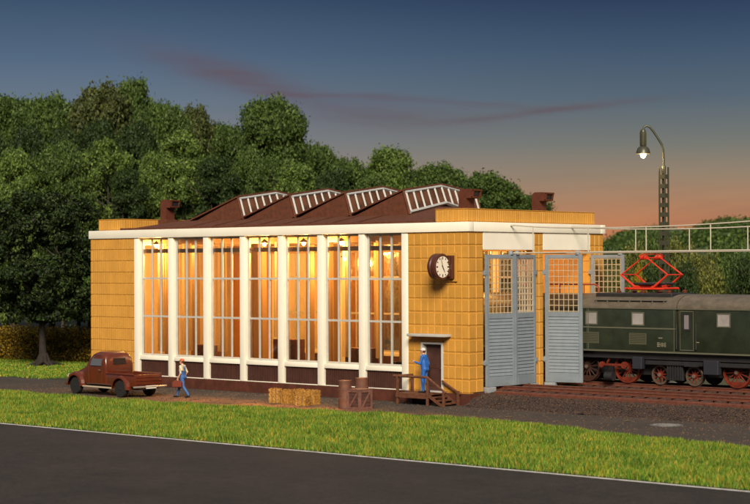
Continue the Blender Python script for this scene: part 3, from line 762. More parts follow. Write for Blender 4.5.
rail([(px0+.05,py0+.04,1.2),(px0+.05,-.12,1.2)]); rail([(px1+.0,-.14,1.0),(px1+1.0,-.14,.48)], .05)

# ------------------------------------------------------------ people
def capsule(b, a, c, ra, rb, n=14, m=5):
    a, c = Vector(a), Vector(c); d = (c-a); L_ = d.length or 1e-6; d.normalize()
    pts = []; rs = []
    for i in range(m): t = math.pi/2*(1-i/m); pts.append(a-d*ra*math.sin(t)); rs.append(max(ra*math.cos(t), .0005))
    pts.append(a); rs.append(ra); pts.append(c); rs.append(rb)
    for i in range(1, m+1): t = math.pi/2*i/m; pts.append(c+d*rb*math.sin(t)); rs.append(max(rb*math.cos(t), .0005))
    b.tube(pts, rs, n)
def ellipsoid(b, c, r, n=16):
    bm = bmesh.new(); bmesh.ops.create_uvsphere(bm, u_segments=n, v_segments=n//2+2, radius=1)
    for v in bm.verts: v.co = (c[0]+v.co.x*r[0], c[1]+v.co.y*r[1], c[2]+v.co.z*r[2])
    b.bm(bm)
def person(J, mats, label, loc, rz, H=1.0, group=None):
    """J: joints; +x is the way the person faces, +y their left. mats: zone name -> material."""
    root = empty('person', loc, rz, label, 'person', group); root.scale = (H, H, H)
    prims = []                                   # (a, c, ra, rb, zone)
    def cp(a, c, ra, rb, z): prims.append((Vector(a), Vector(c), ra, rb, z))
    hip, chest, neck, head = J['hip'], J['chest'], J['neck'], J['head']
    off = lambda p, v: Vector(p)+Vector(v)
    for s_ in (-1, 1):
        cp(off(hip,(0,s_*.07,0)), off(chest,(0,s_*.085,-.05)), .112, .112, 'torso')
        cp(off(chest,(0,s_*.085,-.05)), off(chest,(0,s_*.12,.06)), .105, .082, 'torso')
        cp(off(hip,(-.03,s_*.075,-.03)), off(hip,(0,s_*.08,.02)), .115, .11, 'pelvis')
    cp(chest, neck, .11, .06, 'torso'); cp(neck, off(head,(-.01,0,-.05)), .056, .055, 'skin')
    for nm, s_ in (('L', 1), ('R', -1)):
        sh, elb, wr = J['sh'+nm], J['el'+nm], J['wr'+nm]
        cp(off(chest,(0,s_*.10,.05)), sh, .08, .068, 'torso')
        mid = Vector(sh).lerp(Vector(elb), .55)
        cp(sh, mid, .062, .052, 'sleeve'); cp(mid, elb, .050, .044, 'upper'); cp(elb, wr, .043, .030, 'fore')
        hp, kn, an = J['hp'+nm], J['kn'+nm], J['an'+nm]
        cp(hp, kn, .098, .066, 'leg'); cp(kn, an, .064, .050, 'leg')
        toe = J['toe'+nm]; cp(off(an,(-.03,0,-.055)), toe, .048, .036, 'shoe')
        # hand: palm, four fingers, thumb
        hd = (Vector(J['hd'+nm])-Vector(wr)).normalized(); side = Vector(J.get('side'+nm, (1,0,0))); side = (side-hd*side.dot(hd)).normalized(); nr = hd.cross(side)
        for k in (-1, 0, 1): cp(Vector(wr)+side*.012*k, Vector(wr)+hd*.085+side*.024*k, .017, .015, 'skin')
        curl = J.get('curl'+nm, .5)
        for k, ln in zip((-1.5, -.5, .5, 1.5), (.060, .075, .080, .070)):
            p0 = Vector(wr)+hd*.088+side*.021*k; p1 = p0+(hd*math.cos(curl*.7)+nr*math.sin(curl*.7))*ln*.5; p2 = p1+(hd*math.cos(curl*2)+nr*math.sin(curl*2))*ln*.5
            cp(p0, p1, .0095, .009, 'skin'); cp(p1, p2, .009, .0078, 'skin')
        t0 = Vector(wr)+hd*.03+side*.03; t1 = t0+(hd*.7+side*.7).normalized()*.04; cp(t0, t1, .012, .011, 'skin'); cp(t1, t1+(hd*.8+nr*.5).normalized()*.03, .0105, .009, 'skin')
    b = MB()
    for (a, c, ra, rb_, z) in prims: capsule(b, a, c, ra, rb_)
    hd = Vector(head)
    ellipsoid(b, hd+Vector((-.008,0,.03)), (.098,.078,.105)); ellipsoid(b, hd+Vector((.03,0,-.05)), (.06,.055,.062))
    capsule(b, hd+Vector((.088,0,.02)), hd+Vector((.108,0,-.018)), .010, .016)       # nose
    capsule(b, hd+Vector((.080,-.02,-.048)), hd+Vector((.080,.02,-.048)), .010, .010) # lips
    for s_ in (-1, 1): ellipsoid(b, hd+Vector((-.005,s_*.08,-.0)), (.022,.012,.034), 10)
    me = bpy.data.meshes.new('tmp'); me.from_pydata(b.v, [], b.f); tmp = bpy.data.objects.new('tmp', me); col.objects.link(tmp)
    rm = tmp.modifiers.new('r', 'REMESH'); rm.mode = 'VOXEL'; rm.voxel_size = .0085; rm.use_smooth_shade = True
    sm = tmp.modifiers.new('s', 'SMOOTH'); sm.factor = .5; sm.iterations = 3
    dg = bpy.context.evaluated_depsgraph_get(); body = bpy.data.meshes.new_from_object(tmp.evaluated_get(dg))
    bpy.data.objects.remove(tmp)
    body.name = 'body'; body.materials.clear()
    zones = list(mats.keys())
    for z in zones: body.materials.append(mats[z])
    nF = len(body.polygons); ctr = np.empty(nF*3); body.polygons.foreach_get('center', ctr); ctr = ctr.reshape(-1, 3)
    best = np.full(nF, 1e9); idx = np.zeros(nF, np.int32)
    headz = [(hd+Vector((0,0,.03)), hd+Vector((0,0,-.04)), .09, .07, 'skin')]
    for (a, c, ra, rb_, z) in prims+headz:
        a = np.array(a); c = np.array(c); d = c-a; l2 = max(d@d, 1e-9); t = np.clip(((ctr-a)@d)/l2, 0, 1)
        dist = np.linalg.norm(ctr-(a+t[:, None]*d), axis=1)-(ra+(rb_-ra)*t)
        zz = {'pelvis': 'leg', 'upper': 'upper' if 'upper' in mats else 'sleeve', 'fore': 'fore' if 'fore' in mats else 'skin'}.get(z, z)
        k = dist < best; best[k] = dist[k]; idx[k] = zones.index(zz)
    body.polygons.foreach_set('material_index', idx); body.shade_smooth()
    o = bpy.data.objects.new('body', body); col.objects.link(o); o.parent = root
    b = MB()
    for s_ in (-1, 1): ellipsoid(b, hd+Vector((.078,s_*.030,.018)), (.012,.014,.009), 8)
    b.build('eyes', eye_m, root, 60)
    return root, hd
# walker in dungarees, mid-stride, facing left
Jw = dict(hip=(0,0,.93), chest=(.02,0,1.28), neck=(.02,0,1.43), head=(.05,0,1.57),
  shL=(.02,.175,1.37), elL=(-.10,.23,1.12), wrL=(.02,.24,.90), hdL=(.08,.24,.82),
  shR=(.02,-.175,1.37), elR=(-.01,-.23,1.09), wrR=(.12,-.24,.86), hdR=(.13,-.24,.76), curlR=1.2, sideR=(1,0,0),
  hpL=(0,.09,.88), knL=(.20,.10,.50), anL=(.33,.10,.11), toeL=(.50,.11,.04),
  hpR=(-.01,-.09,.88), knR=(-.08,-.10,.49), anR=(-.32,-.10,.15), toeR=(-.18,-.10,.035))
Jm = {}
for k_, v_ in Jw.items():
    sw = {'L': 'R', 'R': 'L'}.get(k_[-1]); k2 = k_[:-1]+sw if sw and k_ not in ('hip','chest','neck','head') else k_
    Jm[k2] = (v_[0], -v_[1], v_[2]) if isinstance(v_, tuple) else v_
wk, hd = person(Jm, {'torso': denim, 'leg': denim, 'sleeve': shirt, 'skin': skin_m, 'shoe': shoe}, 'man walking in blue dungarees, cream shirt and orange-red cap carrying a brown box', (-13.0,-4.25,.0), R_(200), 1.02)
# shirt over the shoulders and dungaree straps
def shell(name, prims_, m, parent, vox=.012):
    b = MB()
    for p in prims_: capsule(b, *p)
    me = bpy.data.meshes.new('tmp'); me.from_pydata(b.v, [], b.f); tmp = bpy.data.objects.new('tmp', me); col.objects.link(tmp)
    rm = tmp.modifiers.new('r', 'REMESH'); rm.mode = 'VOXEL'; rm.voxel_size = vox; rm.use_smooth_shade = True
    dg = bpy.context.evaluated_depsgraph_get(); q = bpy.data.meshes.new_from_object(tmp.evaluated_get(dg)); bpy.data.objects.remove(tmp)
    q.materials.clear(); q.materials.append(m); q.shade_smooth(); q.name = name
    o = bpy.data.objects.new(name, q); col.objects.link(o); o.parent = parent; return o
shell('shirt', [((.02,-.085,1.20),(.02,-.12,1.34),.118,.094),((.02,.085,1.20),(.02,.12,1.34),.118,.094),((.02,-.12,1.34),(.02,.12,1.34),.094,.094),
  ((.02,.175,1.37),(-.05,.21,1.23),.074,.066),((.02,-.175,1.37),(.0,-.21,1.21),.074,.066),((.02,0,1.38),(.02,0,1.43),.085,.068)], shirt, wk)
b = MB()
for s_ in (-1, 1): b.tube([(.155,s_*.06,1.18),(.135,s_*.08,1.34),(.03,s_*.10,1.448),(-.07,s_*.08,1.38),(-.105,s_*.03,1.24),(-.115,0,1.12)], .014, 6)
b.box(.10, .152, -.08, .08, 1.05, 1.22, .015); b.build('bib_and_straps', denim, wk)
def cap(m, parent, hd, peak=True):
    b = MB(); bm = bmesh.new(); bmesh.ops.create_uvsphere(bm, u_segments=20, v_segments=12, radius=1)
    for v in bm.verts: v.co = (hd.x-.012+v.co.x*.112, v.co.y*.094, hd.z+.062+max(v.co.z, -.25)*.088)
    b.bm(bm)
    if peak: b.lathe([(.001,0),(.075,.0),(.08,.008),(.001,.012)], (hd.x+.075,0,hd.z+.048), n=20)
    b.build('cap', m, parent, 50)
    b = MB(); bm = bmesh.new(); bmesh.ops.create_uvsphere(bm, u_segments=16, v_segments=10, radius=1)
    for v in bm.verts: v.co = (hd.x-.03+v.co.x*.088, v.co.y*.084, hd.z+.015+v.co.z*.075)
    b.bm(bm); b.build('hair', hairm, parent, 50)
cap(capred, wk, hd)
tb = empty('toolbox', (0,0,0), R_(200), 'red-brown toolbox held by the walking man', 'toolbox')
tbp = Matrix.Rotation(R_(200), 3, 'Z') @ Vector((.135*1.02,.24*1.02,0))
tb.location = (-13.0+tbp.x, -4.25+tbp.y, .50)
b = MB(); b.box(-.22,.22,-.10,.10,0,.21,.015); b.prism([(-.21,.211),(.21,.211),(.14,.27),(-.14,.27)], -.09, .09, 'y'); b.build('box', toolbx, tb)
b = MB(); b.tube([(-.09,0,.26),(-.08,0,.315),(.08,0,.315),(.09,0,.26)], .012, 6); b.build('handle', black, tb)
# worker in blue at the door
Jd = dict(hip=(0,0,.95), chest=(.03,0,1.30), neck=(.05,0,1.46), head=(.08,0,1.60),
  shL=(.03,.18,1.40), elL=(.10,.24,1.13), wrL=(.34,.20,1.20), hdL=(.42,.19,1.22), curlL=.4, sideL=(0,0,1),
  shR=(.03,-.18,1.40), elR=(-.06,-.24,1.12), wrR=(.0,-.25,.88), hdR=(.01,-.25,.78), curlR=.8,
  hpL=(.0,.09,.90), knL=(.06,.09,.50), anL=(.03,.10,.11), toeL=(.20,.12,.04),
  hpR=(0,-.09,.90), knR=(.01,-.09,.50), anR=(-.10,-.09,.11), toeR=(.08,-.11,.04))
dm, hd = person(Jd, {'torso': cobalt, 'leg': cobalt, 'sleeve': cobalt, 'upper': cobalt, 'fore': cobalt, 'skin': skin_m, 'shoe': shoe}, 'worker in cobalt blue overalls and pale cap standing on the steps at the door', (-1.98,-.52,.50), R_(196), 1.09)
shell('jacket_hem', [((0,-.06,.93),(.02,-.08,1.2),.128,.12),((0,.06,.93),(.02,.08,1.2),.128,.12),((.03,0,1.40),(.04,0,1.44),.075,.066)], cobalt, dm)
cap(capwhite, dm, hd)

# ------------------------------------------------------------ goods in the yard
def bale(x, y, rz, s_=(.62,.42,.42), z=0, lb=''):
    root = empty('straw_bale', (x, y, z), rz, lb, 'straw bale', 'straw bales lying in the yard')
    b = MB(); r = random.Random(int(x*100)); n = 8
    bm = bmesh.new(); bmesh.ops.create_cube(bm, size=1); bmesh.ops.subdivide_edges(bm, edges=bm.edges[:], cuts=6, use_grid_fill=True)
    for v in bm.verts: v.co = ((v.co.x)*s_[0]+r.uniform(-.02,.02), v.co.y*s_[1]+r.uniform(-.02,.02), (v.co.z+.5)*s_[2]+r.uniform(-.02,.02)*(1 if v.co.z > -.4 else 0))
    b.bm(bm)
    for k in range(420):
        f = r.choice('xXyYzz'); p = [r.uniform(-.5,.5)*s_[0], r.uniform(-.5,.5)*s_[1], r.uniform(.04,.98)*s_[2]]
        if f in 'xX': p[0] = (.5 if f == 'x' else -.5)*s_[0]
        elif f in 'yY': p[1] = (.5 if f == 'y' else -.5)*s_[1]
        else: p[2] = s_[2]
        p = Vector(p); d = Vector((r.uniform(-1,1), r.uniform(-1,1), r.uniform(-.6,.8))).normalized()*r.uniform(.04,.09); e = Vector((r.uniform(-1,1), r.uniform(-1,1), r.uniform(-1,1))).normalized()*.007
        b.add([p-d*.3-e, p-d*.3+e, p+d+e, p+d-e], [(0,1,2,3)])
    b.build('straw', straw, root)
    b = MB()
    for q in (-.2, .2):
        x_ = q*s_[0]; a, c, e = s_[1]/2+.018, s_[2]+.012, .012
        b.tube([(x_,-a,e),(x_,-a,c),(x_,a,c),(x_,a,e)], .009, 4)
    b.build('twine', twine, root)
bale(-7.60,-3.80, R_(24), (.46,.45,.60), 0, 'straw bale at the left end of the row of bales')
bale(-6.95,-3.85, R_(-6), (.40,.45,.58), 0, 'straw bale second from the left in the row of bales')
bale(-6.40,-3.66, R_(-14), (.42,.42,.62), 0, 'straw bale in the middle of the row, just left of the small front bale')
bale(-5.62,-4.22, R_(14), (.52,.38,.40), 0, 'small straw bale lying in front of the row of bales')
bale(-5.80,-3.45, R_(4), (.62,.42,.60), 0, 'large straw bale at the right end of the row, behind the small bale')
def barrel(x, y, lb):
    root = empty('oil_drum', (x, y, 0), rnd.uniform(0, 3), lb, 'barrel', 'rusty oil drums in the yard')
    b = MB(); R0 = .27; pr = [(.25,0),(R0,.01)]
    for k in range(1, 12):
        z = .02+k*.095; pr.append((R0+(.018 if k in (4, 8) else 0), z)); 
        if k in (4, 8): pr.append((R0+.018, z+.03)); pr.append((R0, z+.05))
    pr += [(R0+.012,1.14),(R0+.012,1.17),(R0-.02,1.17),(R0-.03,1.15)]
    b.lathe(pr, n=28); b.build('drum', rustb, root, 40)
    b = MB(); b.lathe([(R0-.035,1.151),(R0-.035,1.156)], n=28); b.build('lid', mat('lid_orange_rust', (.42,.15,.04), .5, var=.3) if 'lid_orange_rust' not in bpy.data.materials else bpy.data.materials['lid_orange_rust'], root)
    b = MB(); b.lathe([(.035,1.157),(.035,1.175)], (.12,.05,0), n=10); b.build('bung', steel, root)
barrel(-3.15,-4.25, 'rusty oil drum standing left of the wooden crate')
barrel(-3.70,-2.60, 'rusty oil drum standing half hidden behind the wooden crate')
cr = empty('wooden_crate', (-2.52,-4.05,0), R_(-4), 'reddish brown wooden crate with diagonal braces beside the rusty oil drums', 'crate')
cw, cd, chh = .76, .74, .84
b = MB(); b.box(-cw/2+.03, cw/2-.03, -cd/2+.03, cd/2-.03, .02, chh-.03)
for i in range(6):
    z0_ = .02+i*(chh-.05)/6; b.box(-cw/2+.018, cw/2-.018, -cd/2+.018, cd/2-.018, z0_+.006, z0_+(chh-.05)/6-.006)
b.build('boards', mat('crate_boards', (.085,.034,.026), .7, var=.35, vscale=5, bump=.4), cr)
b = MB()
for sx in (-1, 1):
    for sy in (-1, 1): b.box(sx*cw/2-(.1 if sx > 0 else 0), sx*cw/2+(.1 if sx < 0 else 0), sy*cd/2-(.1 if sy > 0 else 0), sy*cd/2+(.1 if sy < 0 else 0), 0, chh-.04, .006)
for sy in (-1, 1):
    y0_, y1_ = (sy*cd/2, sy*cd/2-sy*.018)
    b.prism([(-cw/2+.1,.10),(-cw/2+.2,.10),(cw/2-.1,chh-.14),(cw/2-.2,chh-.14)], min(y0_,y1_), max(y0_,y1_), 'y')
    for z in (.01, chh-.13): b.box(-cw/2+.101, cw/2-.101, min(y0_,y1_)+.001, max(y0_,y1_)-.001, z, z+.09)
for sx in (-1, 1):
    x0_, x1_ = (sx*cw/2, sx*cw/2-sx*.018)
    b.prism([(-cd/2+.1,.10),(-cd/2+.2,.10),(cd/2-.1,chh-.14),(cd/2-.2,chh-.14)], min(x0_,x1_), max(x0_,x1_), 'x')
    for z in (.01, chh-.13): b.box(min(x0_,x1_)+.001, max(x0_,x1_)-.001, -cd/2+.101, cd/2-.101, z, z+.09)
b.build('frame', cratem, cr)
b = MB()
for i in range(5): b.box(-cw/2+i*cw/5+.004, -cw/2+(i+1)*cw/5-.004, -cd/2-.01, cd/2+.01, chh-.035, chh, .004)
b.build('lid', cratem, cr)

# ------------------------------------------------------------ pickup truck
tk = empty('pickup_truck', (-17.0,-4.95,0), R_(175), 'old rounded brown pickup truck parked on the path at the left end of the shed', 'pickup truck'); tk.scale = (1.08, 1.08, 1.0)
def rr(x, yh, z0, z1, r, n=6, yc=0, top=None):             # rounded rectangle ring at x
    pts = []; r2 = top if top is not None else r
    for (cx, cy, a0, q) in ((yh-r, z0+r, -90, r), (yh-r2, z1-r2, 0, r2), (-(yh-r2), z1-r2, 90, r2), (-(yh-r), z0+r, 180, r)):
        for i in range(n): a = R_(a0+90*i/(n-1)); pts.append((x, yc+cx+q*math.cos(a), cy+q*math.sin(a)))
    return pts
b = MB()   # cab
b.loft([rr(1.02,.70,.55,1.22,.06), rr(1.0,.74,.5,1.28,.08), rr(.88,.76,.48,1.34,.1), rr(.74,.74,.48,1.62,.12,top=.2), rr(.52,.70,.48,1.90,.12,top=.26), rr(.2,.70,.48,2.0,.12,top=.28), rr(-.25,.70,.48,1.98,.12,top=.3), rr(-.42,.70,.48,1.86,.12,top=.3), rr(-.50,.69,.48,1.55,.12,top=.2), rr(-.52,.66,.5,1.3,.1)])
b.build('cab', truckp, tk, 50)
b = MB()   # bonnet
b.loft([rr(.98,.60,.55,1.26,.1,top=.3), rr(1.4,.56,.5,1.22,.1,top=.34), rr(1.9,.46,.5,1.14,.1,top=.32), rr(2.22,.34,.5,1.04,.1,top=.26), rr(2.34,.26,.52,.9,.1,top=.2), rr(2.37,.2,.56,.8,.08,top=.1)]); b.build('bonnet', truckp, tk, 60)
b = MB()
for i in range(5): b.box(2.24+.02*i*0+.04, 2.40-i*.012, -.27+.01*i, .27-.01*i, .56+i*.075, .595+i*.075, .008)
b.build('grille', chrome, tk)
for s_ in (-1, 1):
    b = MB(); rings = []                                   # front wing: an arch swept over the wheel
    for i in range(13):
        a = R_(-8+196*i/12); rings.append((1.65+.62*math.cos(a), .42+.62*math.sin(a) if math.sin(a) > 0 else .42+.3*math.sin(a)))
    vs = []; rows = []
    for (x, z) in rings:
        row = []
        for (yy, k) in ((.30, .90), (.50, 1.03), (.72, 1.0), (.84, .90), (.865, .80), (.86, .72)):
            xx = 1.65+(x-1.65)*k; zz = .42+(z-.42)*k*(1.0); row.append((xx, s_*yy, zz))
        rows.append(row)
    for i in range(len(rows)-1):
        for j in range(5): b.add([rows[i][j], rows[i][j+1], rows[i+1][j+1], rows[i+1][j]], [(0,1,2,3)])
    b.build('front_wing', truckp, tk, 60)
    b = MB(); rows = []                                    # rear wing
    for i in range(13):
        a = R_(-4+190*i/12); cx_, cz_ = -1.65, .42
        rows.append([(cx_+.60*math.cos(a)*k, s_*yy, max(.26, cz_+.58*math.sin(a)*k)) for (yy, k) in ((.62,.98),(.74,1.0),(.84,.93),(.87,.84),(.865,.76))])
    for i in range(12):
        for j in range(4): b.add([rows[i][j], rows[i][j+1], rows[i+1][j+1], rows[i+1][j]], [(0,1,2,3)])
    b.build('rear_wing', truckp, tk, 60)
    b = MB(); b.box(-1.05, 1.05, s_*.60, s_*.84, .36, .42, .02); b.build('running_board', mat('board_cream', (.45,.38,.28), .4) if 'board_cream' not in bpy.data.materials else bpy.data.materials['board_cream'], tk)
    b = MB(); b.lathe([(.02,0),(.10,.005),(.12,.03),(.10,.16),(.03,.22)][::-1], (2.20,s_*.55,.80), axis='x', n=18); hl = b.build('headlight', truckp, tk, 50)
    b = MB(); b.lathe([(.10,.221),(.06,.245),(.01,.25)], (2.20-.02,s_*.55,.80), axis='x', n=18); b.build('lens', mat('lens', (.7,.68,.6), .2) if 'lens' not in bpy.data.materials else bpy.data.materials['lens'], hl)
    # side window with frame
    def sx(x, z, o_=.0): return (x, s_*(.752-max(0, z-1.36)*.165+o_), z)
    b = MB(); b.add([sx(.60,1.36), sx(-.22,1.36), sx(-.22,1.74), sx(-.14,1.80), sx(.38,1.80), sx(.50,1.66)], [tuple(range(6))]); b.build('side_window', glass_truck if 'glass_truck' in globals() else mat('truck_glass', (.10,.10,.11), .12, coat=1), tk)
    b = MB(); b.tube([sx(.68,1.34), sx(.66,.56), sx(-.28,.56), sx(-.30,1.34)], .008, 4); b.tube([sx(.64,1.35,.004), sx(.50,1.68), sx(.38,1.83), sx(-.16,1.83), sx(-.26,1.76), sx(-.26,1.35,.004)], .012, 5); b.build('door_outline', dbrown, tk)
    b = MB(); b.tube([(-.10,s_*.765,1.18),(-.10,s_*.80,1.18),(-.24,s_*.80,1.17)], .014, 6); b.build('door_handle', chrome, tk)
b = MB(); b.add([(.93,-.55,1.36),(.93,.55,1.36),(.60,.44,1.80),(.60,-.44,1.80)], [(0,1,2,3)])
for v_ in range(len(b.v)): b.v[v_] = (b.v[v_][0]+.015, b.v[v_][1], b.v[v_][2]+.02)
b.build('windscreen', mat('truck_glass2', (.10,.10,.11), .12, coat=1), tk)
b = MB(); b.add([(-.535,-.34,1.42),(-.535,.34,1.42),(-.50,.30,1.70),(-.50,-.30,1.70)], [(0,1,2,3)]); b.build('rear_window', mat('rear_glass', (.02,.012,.010), .2), tk)
b = MB()   # load bed
b.box(-2.50, -.56, -.64, .64, .52, .60)
for s_ in (-1, 1):
    b.box(-2.50, -.56, s_*.64, s_*.70, .50, 1.02, .01); b.tube([(-2.52,s_*.70,1.04),(-.56,s_*.70,1.04)], .042, 8)
b.box(-.60, -.56, -.64, .64, .60, 1.02); b.build('load_bed', truckp, tk, 40)
b = MB(); b.box(-2.56, -2.50, -.70, .70, .50, 1.04, .015)
for z in (.62, .77, .92): b.tube([(-2.57,-.62,z),(-2.57,.62,z)], .022, 6)
b.build('tailgate', truckp, tk, 40)
b = MB(); b.tube([(-2.66,-.84,.50),(-2.72,-.6,.50),(-2.72,.6,.50),(-2.66,.84,.50)], .05, 8); b.build('rear_bumper', chrome, tk, 50)
b = MB(); b.box(-2.76, -2.745, -.26, .26, .42, .56); b.build('number_plate', mat('plate', (.65,.62,.55), .5), tk)
b = MB(); b.tube([(2.36,-.80,.44),(2.46,-.5,.44),(2.46,.5,.44),(2.36,.80,.44)], .05, 8); b.build('front_bumper', dbrown, tk, 50)
b = MB(); b.box(-2.4, 2.2, -.35, .35, .34, .49); b.build('chassis', black, tk)
for x in (1.65, -1.65):
    for s_ in (-1, 1):
        wh = empty('wheel'); wh.parent = tk; wh.location = (x, s_*.70, .385)
        b = MB(); b.lathe([(.25,-.10),(.36,-.10),(.385,-.06),(.385,.06),(.36,.10),(.25,.10)], axis='y', n=28); b.build('tyre', rubber, wh, 40)
        b = MB(); b.lathe([(.25,-.09),(.22,-.07),(.12,-.075),(.07,-.105),(.01,-.11)], axis='y', n=20); b.lathe([(.01,.11),(.07,.105),(.12,.075),(.22,.07),(.25,.09)], axis='y', n=20); b.build('rim', black, wh, 40)

# ------------------------------------------------------------ tracks
def track(yc, x0, x1, lb):
    root = empty('railway_track', (0, yc, 0), 0, lb, 'railway track')
    for s_ in (-1, 1):
        y = s_*.7175; b = MB()
        b.prism([(y-.075,.60),(y+.075,.60),(y+.07,.62),(y+.014,.635),(y+.014,.70),(y+.038,.715),(y+.038,.752),(y-.038,.752),(y-.038,.715),(y-.014,.70),(y-.014,.635),(y-.07,.62)], x0, x1, 'x')
        rl = b.build('rail', rustrail, root)
        b = MB(); b.box(x0, x1, y-.034, y+.034, .7525, .757); b.build('running_surface', steel, rl)
    m0 = None; k = 0; x = .35
    while x < x1-.2:
        if m0 is None:
            b = MB(); b.box(-.13, .13, -1.25, 1.25, .48, .598, .012)
            for s_ in (-1, 1): b.box(-.10, .10, s_*.7175-.14, s_*.7175-.06, .60, .625); b.box(-.10, .10, s_*.7175+.06, s_*.7175+.14, .60, .625)
            m0 = b.build('sleeper', sleeper_m, root); c = m0
        else: c = m0.copy(); col.objects.link(c); c.parent = root
        c.location = (x, 0, 0); x += .62; k += 1
track(2.81, -20, 24, 'rust brown railway track in front, leading into the closed gate')
track(7.3, -20, 24, 'railway track under the green locomotive, leading into the open gate')
b = MB(); b.prism([(.98,.30),(1.20,.30),(1.20,.56),(1.14,.60),(1.04,.60),(.98,.56)], .55, 24, 'x')
o = b.build('track_edging', rustrail); tag(o, 'long rust brown edging beam along the near side of the front track', 'edging')
# ------------------------------------------------------------ locomotive
lc = empty('locomotive', (-.28, 7.3, 0), 0, 'dark green electric locomotive with red pantograph half out of the open gate', 'locomotive')
YS = 1.37
b = MB(); b.box(-7, 6.66, -YS, YS, 2.14, 4.03, .03); b.build('body', green, lc, 40)
b = MB(); b.box(6.74, 11.8, -YS, YS, 2.14, 4.03, .03); b.build('body', green, lc, 40)
b = MB(); b.box(6.662, 6.738, -YS+.08, YS-.08, 2.2, 4.1); b.build('section_joint', black, lc)
def roofprof():
    pts = [(-YS-.03, 4.03), (-YS-.03, 4.12)]
    for i in range(1, 10):
        a = math.pi*i/10; pts.append((-math.cos(a)*(YS-.02), 4.12+.50*math.sin(a)**.8))
    pts += [(YS+.03, 4.12), (YS+.03, 4.03)]; return pts
for (a, c) in ((-7, 6.67), (6.73, 11.85)):
    b = MB(); b.prism(roofprof(), a, c, 'x'); b.build('roof', roofg, lc, 35)
b = MB()                                                   # belt rails and seams
b.box(-7, 6.66, -YS-.02, -YS+.005, 3.14, 3.20, .006); b.box(-7, 11.8, -YS-.022, -YS+.004, 2.14, 2.21, .006); b.box(-7, 11.8, -YS-.035, -YS+.004, 3.985, 4.028, .006)
for x in (2.15, 2.22, 6.55): b.box(x-.012, x+.012, -YS-.012, -YS+.003, 2.22, 3.98)
b.build('trim', lgrey, lc)
for x in (2.06, 4.44, 8.6, 10.6, -1.0):
    w_, z0_, z1_ = .64, 3.28, 3.86
    b = MB()
    b.box(x, x+w_, -YS-.02, -YS-.001, z0_, z0_+.05); b.box(x, x+w_, -YS-.02, -YS-.001, z1_-.05, z1_); b.box(x, x+.05, -YS-.02, -YS-.001, z0_+.05, z1_-.05); b.box(x+w_-.05, x+w_, -YS-.02, -YS-.001, z0_+.05, z1_-.05)
    f = b.build('side_window', lgrey, lc)
    b = MB(); b.box(x+.05, x+w_-.05, -YS-.008, -YS-.001, z0_+.05, z1_-.05); b.build('pane', mat('hazy_pane', (.30,.28,.27), .25, var=.15, vscale=2) if 'hazy_pane' not in bpy.data.materials else bpy.data.materials['hazy_pane'], f)
for x in (1.9, 4.32):
    b = MB(); w_ = .86; z0_, z1_ = 2.48, 2.96
    b.box(x, x+w_, -YS-.015, -YS-.001, z0_, z0_+.03); b.box(x, x+w_, -YS-.015, -YS-.001, z1_-.03, z1_); b.box(x, x+.03, -YS-.015, -YS-.001, z0_+.03, z1_-.03); b.box(x+w_-.03, x+w_, -YS-.015, -YS-.001, z0_+.03, z1_-.03)
    for i in range(9): b.box(x+.04, x+w_-.04, -YS-.012, -YS-.001, z0_+.045+i*.045, z0_+.07+i*.045)
    b.build('vent_grille', mat('vent_olive', (.085,.085,.05), .55) if 'vent_olive' not in bpy.data.materials else bpy.data.materials['vent_olive'], lc)
# door
b = MB(); x0_, x1_ = 6.82, 7.52
b.box(x0_, x1_, -YS-.012, -YS-.001, 2.26, 3.95, .004); dr_ = b.build('cab_door', green, lc)
b = MB(); b.box(x0_+.02, x0_+.04, -YS-.026, -YS-.012, 2.28, 3.93); b.box(x1_-.04, x1_-.02, -YS-.026, -YS-.012, 2.28, 3.93); b.box(x0_+.04, x1_-.04, -YS-.026, -YS-.012, 2.28, 2.31); b.box(x0_+.04, x1_-.04, -YS-.026, -YS-.012, 3.90, 3.93); b.build('frame', lgrey, dr_)
b = MB(); b.box(x0_+.16, x1_-.16, -YS-.03, -YS-.013, 3.10, 3.84, .02); w1 = b.build('door_window', black, dr_)
b = MB(); b.box(x0_+.24, x1_-.24, -YS-.034, -YS-.031, 3.18, 3.76); b.build('pane', mat('dim_pane', (.20,.18,.19), .2), w1)
b = MB()
for x in (x0_-.12, x1_+.12):
    b.tube([(x,-YS,2.3),(x,-YS-.07,2.33),(x,-YS-.07,3.45),(x,-YS,3.48)], .02, 6)
b.build('grab_rail', black, lc)
# small pale lettering plates
b = MB()
def dash(x, z, w_, h_=.035): b.box(x, x+w_, -YS-.012, -YS-.001, z, z+h_)
dash(5.78,2.76,.20); dash(5.72,2.55,.12); dash(5.72,2.48,.14); dash(5.72,2.41,.12)
for x in (5.90, 5.98): dash(x, 2.41, .03, .17)
for z in (2.41, 2.48, 2.55): dash(6.05, z, .10, .03)
dash(6.05, 2.41, .03, .17)
dash(7.62,2.62,.14)
b.build('lettering', mat('letter_cream', (.22,.21,.15), .6), lc)
